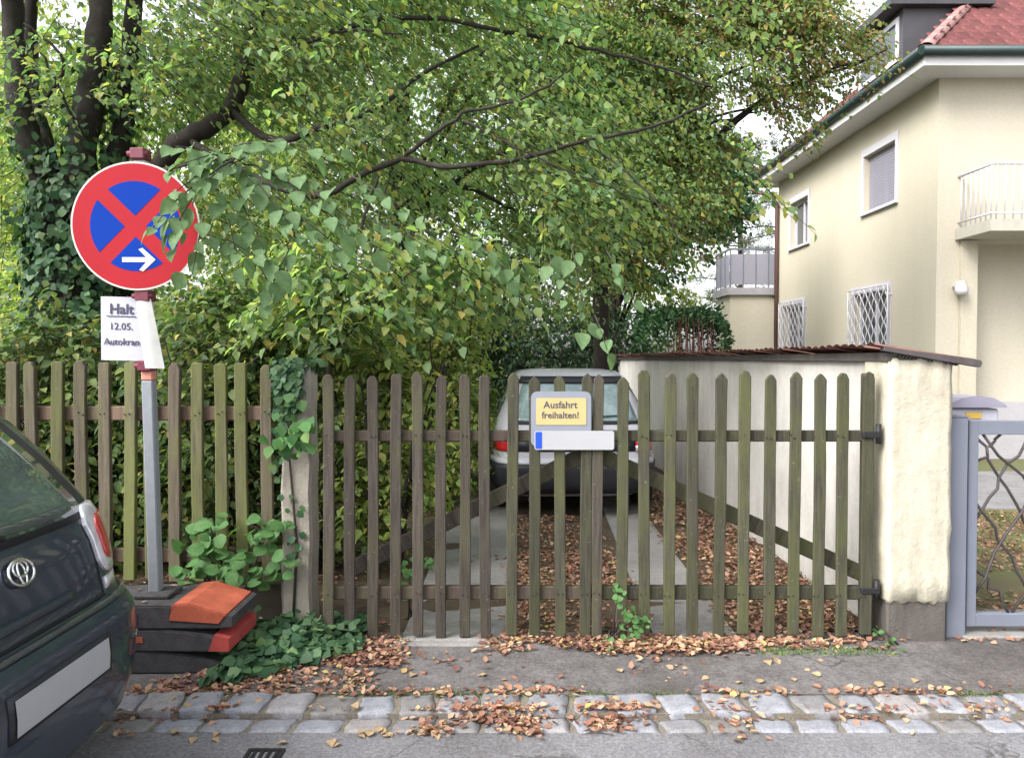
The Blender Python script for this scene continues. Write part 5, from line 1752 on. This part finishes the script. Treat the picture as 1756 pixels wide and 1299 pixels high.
for i in range(26):
    xx = -.24 + .84 * i / 25
    limb(hg, 'stem', [(xx * .7 + .05, -.05, .0), (xx + random.uniform(-.05, .05), -.28 + random.uniform(-.06, .06), 1.2), (xx + random.uniform(-.1, .1), -.26 + random.uniform(-.12, .2), 2.42)], .026, .008, 5, .012, BRAID)

# sparse pine far behind beside the house
pt = empty('pine_tree', (8.0, 27.0, 0), 0, 'thin greyish pine against the white sky beside the rear terrace', 'tree')
limb(pt, 'trunk', [(0, 0, -.1), (.05, 0, 4), (0, .1, 9.5)], .16, .05, 8, .01)
A_, B_ = [], []
for i in range(42):
    z = 3.0 + 6.2 * i / 41
    a = i * 2.4
    L_ = 2.0 * (1.1 - .08 * (z - 3))
    d = Vector((math.cos(a), math.sin(a), .12))
    limb(pt, 'limb', [(0, 0, z), tuple(Vector((0, 0, z)) + d * L_ * .5), tuple(Vector((0, 0, z)) + d * L_ + Vector((0, 0, -.1)))], .03, .008, 5, .02)
    for j in range(20):
        A_.append(Vector((0, 0, z)) + d * L_ * random.uniform(.3, 1.05) + Vector((random.gauss(0, .18), random.gauss(0, .18), random.gauss(0, .08))))
A_ = np.array([v[:] for v in A_])
P = np.repeat(A_, 14, axis=0) + RNG.normal(0, .07, (len(A_) * 14, 3))
V, F = leaf_mesh(P, RNG.normal(0, 1, P.shape) + np.array([[0, 0, .3]]), RNG.normal(0, 1, P.shape), rnd(len(P), .12, .2), .12)
o = link('crown', np_mesh('crown', V, F, LF_PINE), pt)
o['kind'] = 'stuff'

# shrubs behind fence and gate
SH = 'shrubs behind the fence'
shr = [
    (at(70, 0, 5.6).x, 5.7, 'tall green shrub behind the leftmost fence pickets', LF_SHRUB, [((0, 0, 1.0), (.75, .5, 1.1))], 620, .3),
    (at(215, 0, 5.8).x, 5.75, 'dark leafy shrub behind the fence directly behind the sign pole', LF_SHRUB, [((0, 0, .95), (.7, .5, 1.0))], 560, .3),
    (at(370, 0, 5.4).x, 5.5, 'dense shrub with thin bare stems behind the fence beside the ivy post', LF_SHRUB, [((0, 0, 1.2), (.65, .5, 1.1))], 640, .3),
    (at(520, 0, 5.6).x, 5.7, 'young leafy shrub behind the ivy covered post', LF_MAIN, [((0, 0, 1.5), (.6, .5, 1.0)), ((0.1, 0, .6), (.5, .4, .6))], 420, .35),
    (at(655, 0, 5.6).x, 5.6, 'yellowing shrub behind the left gate leaf, left of the driveway', LF_YEL, [((0, 0, .75), (.5, .4, .6)), ((-.1, .1, 1.4), (.4, .35, .35))], 330, .3),
    (at(740, 0, 7.8).x, 8.1, 'bright green shrub beside the left flank of the pale car', LF_YEL, [((0, 0, .9), (.75, .7, 1.0)), ((-.1, .3, 2.0), (.7, .6, .8))], 760, .15),
    (at(600, 0, 9.0).x, 9.2, 'large pale green bush at mid garden behind the left gate leaf', LF_YEL, [((0, 0, 1.0), (1.2, .8, 1.3))], 700, .15),
    (at(250, 0, 8.8).x, 9.0, 'large green bush at mid garden behind the round sign', LF_SHRUB, [((0, 0, 1.2), (1.4, .8, 1.5))], 760, .15),
    (at(40, 0, 8.8).x, 9.2, 'pale bush at mid garden on the far left behind the fence', LF_YEL, [((0, 0, 1.3), (1.3, .8, 1.6))], 700, .15),
]
for i, (x_, y_, lab, m_, e_, n_, gp) in enumerate(shr):
    s_ = empty('shrub', (x_, y_, 0), 0, lab, 'shrub', SH)
    for k in range(7):
        a = random.uniform(0, 6.28)
        top = e_[-1][0][2] + .5 * e_[-1][1][2]
        limb(s_, 'stem', [(.1 * math.cos(a), .1 * math.sin(a), -.05), (.22 * math.cos(a), .22 * math.sin(a), top * .5), (.45 * math.cos(a), .4 * math.sin(a), top)], .016, .005, 6, .015)
    crown(s_, 'foliage', e_, n_, 90 + i * 5, m_, (0, 0), k=9, size=(.05, .095), ln=(.25, .5), gap=gp, f=3.0, droop=(-.4, .5), zmin=.1)

# slim sapling with visible thin trunk
sp = empty('sapling', (at(560, 0, 5.2).x, 5.2, 0), 0, 'slim leaning sapling with thin grey trunk above the left gate pickets', 'tree')
SL = Vector(sp.location)
limb(sp, 'trunk', [Vector((0, 0, -.05)), at(565, 620, 5.2) - SL, at(590, 480, 5.2) - SL, at(625, 370, 5.3) - SL, at(650, 300, 5.3) - SL], .022, .008, 7, .004)
limb(sp, 'limb', [at(570, 600, 5.2) - SL, at(630, 540, 5.1) - SL, at(700, 470, 5.0) - SL, at(780, 440, 5.0) - SL], .011, .004, 6, .006)
limb(sp, 'limb', [at(580, 560, 5.2) - SL, at(540, 520, 5.1) - SL, at(480, 460, 5.0) - SL], .009, .004, 6, .006)
crown(sp, 'foliage', [((.35, -.05, 2.05), (.75, .35, .45)), ((-.25, -.05, 2.0), (.45, .35, .4)), ((.9, -.1, 2.25), (.6, .3, .35))], 170, 301, LF_MAIN, (0, 0), k=9, size=(.07, .11), ln=(.3, .55), gap=.4)

# ------------------------------------------------------------------ ivy, bramble, weeds


def ivy_on(parent, name, P, Nrm, size, mat):
    n_ = len(P)
    D = np.tile(np.array([[0, 0, -1.0]]), (n_, 1)) + RNG.normal(0, .45, (n_, 3)) + Nrm * .35
    V, F = leaf_mesh(P, D, Nrm + RNG.normal(0, .35, (n_, 3)), rnd(n_, *size), .95, .12, .05)
    o_ = link(name, np_mesh(name, V, F, mat), parent)
    o_['kind'] = 'stuff'
    return o_


# on the old trunk and limbs
iv = empty('ivy', (OL.x, YT, 0), 0, 'dark ivy climbing the trunk of the old tree behind the fence', 'ivy')
Pl, Nl = [], []
for i in range(5200):
    z = random.uniform(0.1, 3.3) if i % 3 else random.uniform(1.4, 3.0)
    a = random.uniform(0, 6.28)
    k = int(np.argmin([abs(q.z - z) for q in trunk_pts]))
    q, r_ = trunk_pts[k], trunk_r[k] + .02 + abs(random.gauss(0, .06))
    Pl.append((q.x + r_ * math.cos(a), q.y + r_ * math.sin(a), z))
    Nl.append((math.cos(a), math.sin(a), .2))
ivy_on(iv, 'leaves', np.array(Pl), np.array(Nl), (.05, .085), LF_IVY)
MB().tube([(0.1, -.36, 0), (.16, -.35, 1.0), (.05, -.36, 2.0), (.12, -.33, 2.6)], [.02, .016, .01, .006], 6).build('stem', TWIG, iv)
Pl, Nl = [], []
for p, a, b in stems[:3]:
    sp_ = smooth_path(rel(p), 6)
    for q in sp_:
        if q.z < 4.3:
            for _ in range(26):
                aa = random.uniform(0, 6.28)
                r_ = a * .95 + abs(random.gauss(0, .05))
                if random.random() < (4.4 - q.z) / 2.2:
                    Pl.append((q.x + r_ * math.cos(aa), q.y + r_ * math.sin(aa), q.z + random.uniform(-.08, .08)))
                    Nl.append((math.cos(aa), math.sin(aa), .2))
ivy_on(iv, 'leaves', np.array(Pl), np.array(Nl), (.045, .08), LF_IVY)
# on the post
PLc = Vector(post.location)
iv2 = empty('ivy', (PLc.x, PLc.y, ZP), 0, 'ivy hanging over the top and down the front of the concrete gate post', 'ivy')
Pl, Nl = [], []
hw = (p1 - p0) / 2
for i in range(440):
    z = pz1 - abs(random.gauss(0, .15)) if i < 380 else random.uniform(.35, pz1)
    fc = random.random()
    if fc < .55:
        xx = random.uniform(-hw * 1.1, hw * .5) if i < 380 else random.gauss(-.02 + .04 * math.sin(z * 5), .03)
        Pl.append((xx, -.01 - abs(random.gauss(0, .025)), z))
        Nl.append((0, -1, .25))
    elif fc < .8:
        Pl.append((-hw - abs(random.gauss(0, .03)), random.uniform(0, .18), z))
        Nl.append((-1, -.3, .3))
    else:
        Pl.append((random.uniform(-hw * 1.3, hw * 1.2), random.uniform(-.02, .2), pz1 + random.uniform(-.02, .03)))
        Nl.append((0, -.4, 1))
ivy_on(iv2, 'leaves', np.array(Pl) - np.array([[0, 0, ZP]]), np.array(Nl), (.035, .065), LF_IVY)
MB().tube([(-.02, -.012, 0), (.01, -.014, .5), (-.03, -.012, 1.0), (0, -.012, pz1 - .05)], [.009, .008, .006, .004], 5).build('stem', TWIG, iv2)
# small-leaved ivy with bigger leaves bulging at y 750
Pl, Nl = [], []
for i in range(36):
    Pl.append((random.gauss(.03, .07), -.05 - abs(random.gauss(0, .05)), random.gauss(at(0, 735, YP).z, .075) - ZP))
    Nl.append((random.gauss(0, .4), -1, .5))
ivy_on(iv2, 'leaves', np.array(Pl), np.array(Nl), (.05, .085), LF_BRAMBLE)
# ground ivy in front of the post
gi = []
for i in range(1150):
    u = random.random()
    xx = at(375, 0, 3.9).x + (at(600, 0, 4.1).x - at(375, 0, 3.9).x) * u
    yb_, yf_ = 4.40, 3.62 + .42 * u ** 1.2
    yy = random.uniform(yf_, yb_)
    ed = min(1, (yy - yf_) / .2)
    gi.append((xx + random.gauss(0, .02), yy, ZP + abs(random.gauss(.02, .035)) * (0.35 + .65 * ed) + .02))
gi = np.array(gi)
V, F = leaf_mesh(gi, RNG.normal(0, 1, gi.shape) * np.array([[1, 1, .3]]) + np.array([[0, -.4, -.1]]), np.tile([[0, -.45, 1.0]], (len(gi), 1)) + RNG.normal(0, .35, gi.shape), rnd(len(gi), .045, .08), .95, .15, .05)
tag(link('ground_ivy', np_mesh('ground_ivy', V, F, LF_IVY)), 'low ivy creeping over the pavement edge at the foot of the post', 'ground cover', None, 'stuff')

# bramble with big rounded leaves before the fence, each leaf a piece


def round_leaf(mat, seed):
    rows = []
    for j in range(7):
        t = j / 6
        w = .46 * math.sin(math.pi * min(.995, max(.02, t)) ** .8) ** .75
        rows.append([(w * s_, t, .12 * w * abs(s_) - .12 * t * t + .015 * math.sin(8 * t + seed + 3 * s_)) for s_ in (-1, -.5, 0, .5, 1)])
    return MB().grid(rows).mesh('leaf', mat, False)


rlm = [round_leaf(LF_BRAMBLE, i) for i in range(4)]


def leafy_plant(name, label, cat, root_px, spots, nl, size, meshes, front=-.6):
    rt_ = at(*root_px)
    t = empty(name, (rt_.x, rt_.y, ZP), 0, label, cat)
    TL = Vector(t.location)
    st = MB()
    per = nl // len(spots)
    for sp_ in spots:
        c = at(*sp_[:3]) - TL
        st.tube([Vector((random.gauss(0, .03), random.gauss(0, .02), 0)), c * .5 + Vector((0, .02, .05)), c], [.006, .005, .003], 5)
        for i in range(per):
            p = c + Vector((random.gauss(0, sp_[3]), random.gauss(0, .05), random.gauss(0, sp_[3] * .8)))
            dv = Vector((random.gauss(0, .8), -.4 + random.gauss(0, .3), -.15 + random.gauss(0, .35))).normalized()
            up = Vector((random.gauss(0, .3), front + random.gauss(0, .25), .8)).normalized()
            xa = dv.cross(up).normalized()
            M = Matrix((xa, dv, xa.cross(dv))).transposed().to_4x4()
            s_ = random.uniform(*size)
            o_ = link('leaf', random.choice(meshes), t)
            o_.matrix_local = Matrix.Translation(p) @ M @ Matrix.Diagonal((s_, s_, s_, 1))
    st.build('stem', TWIG, t)
    return t


leafy_plant('bramble', 'bright green big leaved bramble growing before the fence left of the post', 'plant', (400, 1010, 4.36), [(335, 965, 4.33, .07), (370, 930, 4.35, .07), (345, 985, 4.3, .06), (450, 930, 4.32, .06), (455, 975, 4.3, .06), (430, 985, 4.3, .06), (395, 960, 4.34, .06), (360, 900, 4.38, .04), (465, 895, 4.36, .05)], 125, (.055, .095), rlm)
leafy_plant('weed', 'small green weed growing up through the gate pickets near the seam', 'plant', (1050, 1105, 4.20), [(1042, 1095, 4.17, .025), (1075, 1060, 4.16, .035), (1100, 1070, 4.16, .03), (1060, 1020, 4.17, .025), (1085, 1085, 4.15, .035), (1045, 1110, 4.12, .02)], 84, (.022, .042), rlm)
leafy_plant('weed', 'sparse weed at the foot of the cream pillar beside the right gate leaf', 'plant', (1530, 1110, 4.17), [(1530, 1105, 4.15, .02), (1500, 1085, 4.2, .03)], 20, (.015, .03), rlm)
leafy_plant('weed', 'small fresh weed standing behind the left gate leaf near the diagonal brace', 'plant', (705, 1010, 4.6), [(700, 980, 4.6, .04), (690, 1000, 4.6, .04), (735, 965, 4.7, .04)], 36, (.03, .055), rlm)


# ------------------------------------------------------------------ dead leaves on the ground
def flat_leaves(P, size, tilt=.35, wid=.7):
    n_ = len(P)
    D = np.stack([np.cos(a := RNG.uniform(0, 6.28, n_)), np.sin(a), RNG.normal(0, tilt, n_)], 1)
    Nn = np.stack([RNG.normal(0, tilt, n_), RNG.normal(0, tilt, n_), np.ones(n_)], 1)
    return leaf_mesh(P, D, Nn, rnd(n_, *size), wid, -.12, .12)


def pile(n_, x0, x1, y0, y1, h, dens=None):
    n_ = int(n_ * 1.7)
    x_ = rnd(n_, x0, x1)
    y_ = rnd(n_, y0, y1)
    z_ = np.full(n_, 0.0)
    P_ = np.stack([x_, y_, z_], 1)
    if dens:
        keep = lump(P_ * np.array([[1, 1.6, 0]]), dens[0], dens[2]) > dens[1]
        P_ = P_[keep]
    P_[:, 0] += RNG.normal(0, .04, len(P_))
    P_[:, 1] += RNG.normal(0, .016, len(P_)) * (1 if y0 < 4 else .4)
    h *= .6
    zb = np.where(P_[:, 1] > Y_KERB0, ZP, 0.004) + .006
    zb = np.where((P_[:, 1] > Y_KERB0) & (P_[:, 1] < Y_KERB1), ZP + .012, zb)
    P_[:, 2] = zb + RNG.uniform(0, 1, len(P_)) * h
    return P_


gx = lambda px, Y: at(px, 0, Y).x
parts = [
    pile(900, gx(830, 4.2), gx(1290, 4.2), 4.06, 4.28, .030, (9, -.15, 1)),          # along the gate
    pile(420, gx(1040, 4.2), gx(1260, 4.2), 4.02, 4.2, .045, (9, -.3, 2)),
    pile(420, gx(1290, 4.2), gx(1560, 4.2), 4.10, 4.30, .02, (9, -.05, 3)),
    pile(500, gx(560, 4.1), gx(690, 4.1), 3.86, 4.30, .035, (8, -.2, 4)),           # below the ivy
    pile(330, gx(380, 3.9), gx(640, 3.9), 3.60, 3.95, .02, (7, -.1, 5)),
    pile(420, gx(190, 3.7), gx(600, 3.7), 3.56, 3.80, .008, (6, .12, 6)),
    pile(750, gx(330, 3.3), gx(760, 3.3), 3.20, 3.42, .016, (6, -.02, 7)),          # gutter
    pile(420, gx(780, 3.3), gx(1010, 3.3), 3.20, 3.40, .016, (6, -.05, 8)),
    pile(420, gx(1010, 3.3), gx(1240, 3.3), 3.22, 3.42, .014, (9, .22, 9)),
    pile(360, gx(1240, 3.3), 2.3, 3.22, 3.42, .012, (9, .27, 10)),
    pile(260, gx(300, 3.5), 2.3, 3.36, 3.60, .006, (6, .25, 14)),
    pile(260, -2.0, 2.3, 3.08, 3.24, .004, (6, .3, 11)),
    pile(2600, 1.34, 2.08, 4.5, 9.5, .05, (3, -.5, 12)),                             # between track and wall
    pile(1500, -.02, .82, 4.32, 7.6, .03, (3, -.2, 13)),                             # between the tracks
    pile(700, -1.5, -.62, 4.32, 8.0, .03, (3, -.2, 15)),
    pile(450, 1.27, 2.05, 4.3, 4.9, .03, (5, -.3, 16)),
    pile(120, 0.8, 1.27, 4.3, 5.4, .01, (5, .2, 26)),
    pile(250, -.62, -.02, 4.3, 7.5, .02, (4, .25, 17)),
    pile(2000, -4.5, -1.3, 4.45, 7.0, .03, (3, -.2, 18)),
    pile(4200, 2.5, 5.2, 4.6, 7.8, .02, (2.5, -.35, 19)),
    pile(260, 2.5, 4.0, 4.2, 4.9, .01, (5, .0, 20)),
    pile(420, -1.9, 2.3, Y_KERB1 - .03, Y_KERB1 + .05, .003, (11, .0, 21)),
    pile(260, -1.6, 2.4, 3.6, 4.1, .003, (4, .15, 22)),
    pile(260, -1.9, 2.4, Y_KERB0 - .02, Y_KERB0 + .02, .003, (13, .1, 23)),
    pile(1100, -.02, .80, 4.32, 6.2, .02),
    pile(1000, 1.34, 2.08, 4.4, 7.0, .03),
]
lp_ = np.stack([rnd(60, BPX - .38, BPX + .12), rnd(60, BPY - .16, BPY + .18), np.full(60, ZP + .352)], 1)
parts.append(lp_[(lp_[:, 1] > BPY + .05) | (RNG.uniform(0, 1, 60) < .3)])
P = np.concatenate(parts)
V, F = flat_leaves(P, (.012, .046), .28)
tag(link('leaf_litter', np_mesh('leaf_litter', V, F, LF_DEAD)), 'brown dead leaves drifted along the gate, kerb and driveway', 'leaf litter', None, 'stuff')
# single leaves one could pick up
fl = [big_leaf_mesh(LF_FALLEN, 40 + i) for i in range(4)]
for me in fl:
    for v in me.vertices:
        v.co.z = v.co.z * .6 + .05 + .12 * abs(v.co.x)
for i in range(46):
    if i < 18:
        x_, y_, z_ = random.uniform(-1.55, 2.0), random.uniform(3.62, 4.0), ZP + .004
        lab, grp = 'single yellow brown leaf lying on the dark asphalt pavement', 'loose leaves on the pavement'
    elif i < 34:
        x_, y_, z_ = random.uniform(-1.5, -.3), random.uniform(3.12, 3.24), .006
        lab, grp = 'single yellow leaf lying on the road edge in front of the gutter stones', 'loose leaves on the road'
    else:
        x_, y_, z_ = random.uniform(-1.6, 1.9), random.uniform(3.38, 3.54), ZP + .018
        lab, grp = 'single curled leaf lying on the granite kerb stones', 'loose leaves on the kerb'
    s_ = random.uniform(.035, .06)
    o = link('fallen_leaf', random.choice(fl), None, (x_, y_, z_), (random.gauss(0, .15), random.gauss(0, .15), random.uniform(0, 6.28)))
    o.scale = (s_, s_, s_)
    tag(o, lab, 'leaf', grp)

# grass on the neighbour's lawn and along the gate
n_ = 9000
P = np.stack([rnd(n_, 2.6, 6.5), rnd(n_, 4.9, 8.0), np.full(n_, ZP - .01)], 1)
P = P[lump(P, 2.5, 77) > .12]
V, F = leaf_mesh(P, RNG.normal(0, .35, P.shape) + np.array([[0, 0, 1.0]]), RNG.normal(0, 1, P.shape), rnd(len(P), .03, .07), .10)
tag(link('grass', np_mesh('grass', V, F, LF_SHRUB)), 'short patchy grass on the lawn behind the metal gate', 'grass', None, 'stuff')
n_ = 5200
P = np.stack([rnd(n_, -2.0, 2.6), Y_KERB1 + RNG.normal(0, .018, n_), np.full(n_, ZP)], 1)
P = P[lump(P * np.array([[1, 0, 0]]), 7, 78) > -.02]
P2 = np.stack([rnd(1500, -.95, 1.9), 4.17 + RNG.normal(0, .035, 1500), np.full(1500, ZP)], 1)
P2 = P2[lump(P2 * np.array([[1, 0, 0]]), 5, 79) > .1]
P = np.concatenate([P, P2])
V, F = leaf_mesh(P, RNG.normal(0, .7, P.shape) + np.array([[0, 0, .45]]), RNG.normal(0, 1, P.shape), rnd(len(P), .006, .015), .35)
tag(link('moss', np_mesh('moss', V, F, LF_SHRUB)), 'low moss and grass tufts in the seam between kerb stones and pavement', 'moss', None, 'stuff')
n_ = 900
P = np.stack([rnd(n_, gx(1300, 4.1), gx(1545, 4.1)), rnd(n_, 4.02, 4.14), np.full(n_, ZP)], 1)
V, F = leaf_mesh(P, RNG.normal(0, .6, P.shape) + np.array([[0, 0, .6]]), RNG.normal(0, 1, P.shape), rnd(len(P), .010, .022), .3)
tag(link('moss', np_mesh('moss', V, F, LF_SHRUB)), 'thin mossy green strip on the pavement before the right gate leaf', 'moss', None, 'stuff')
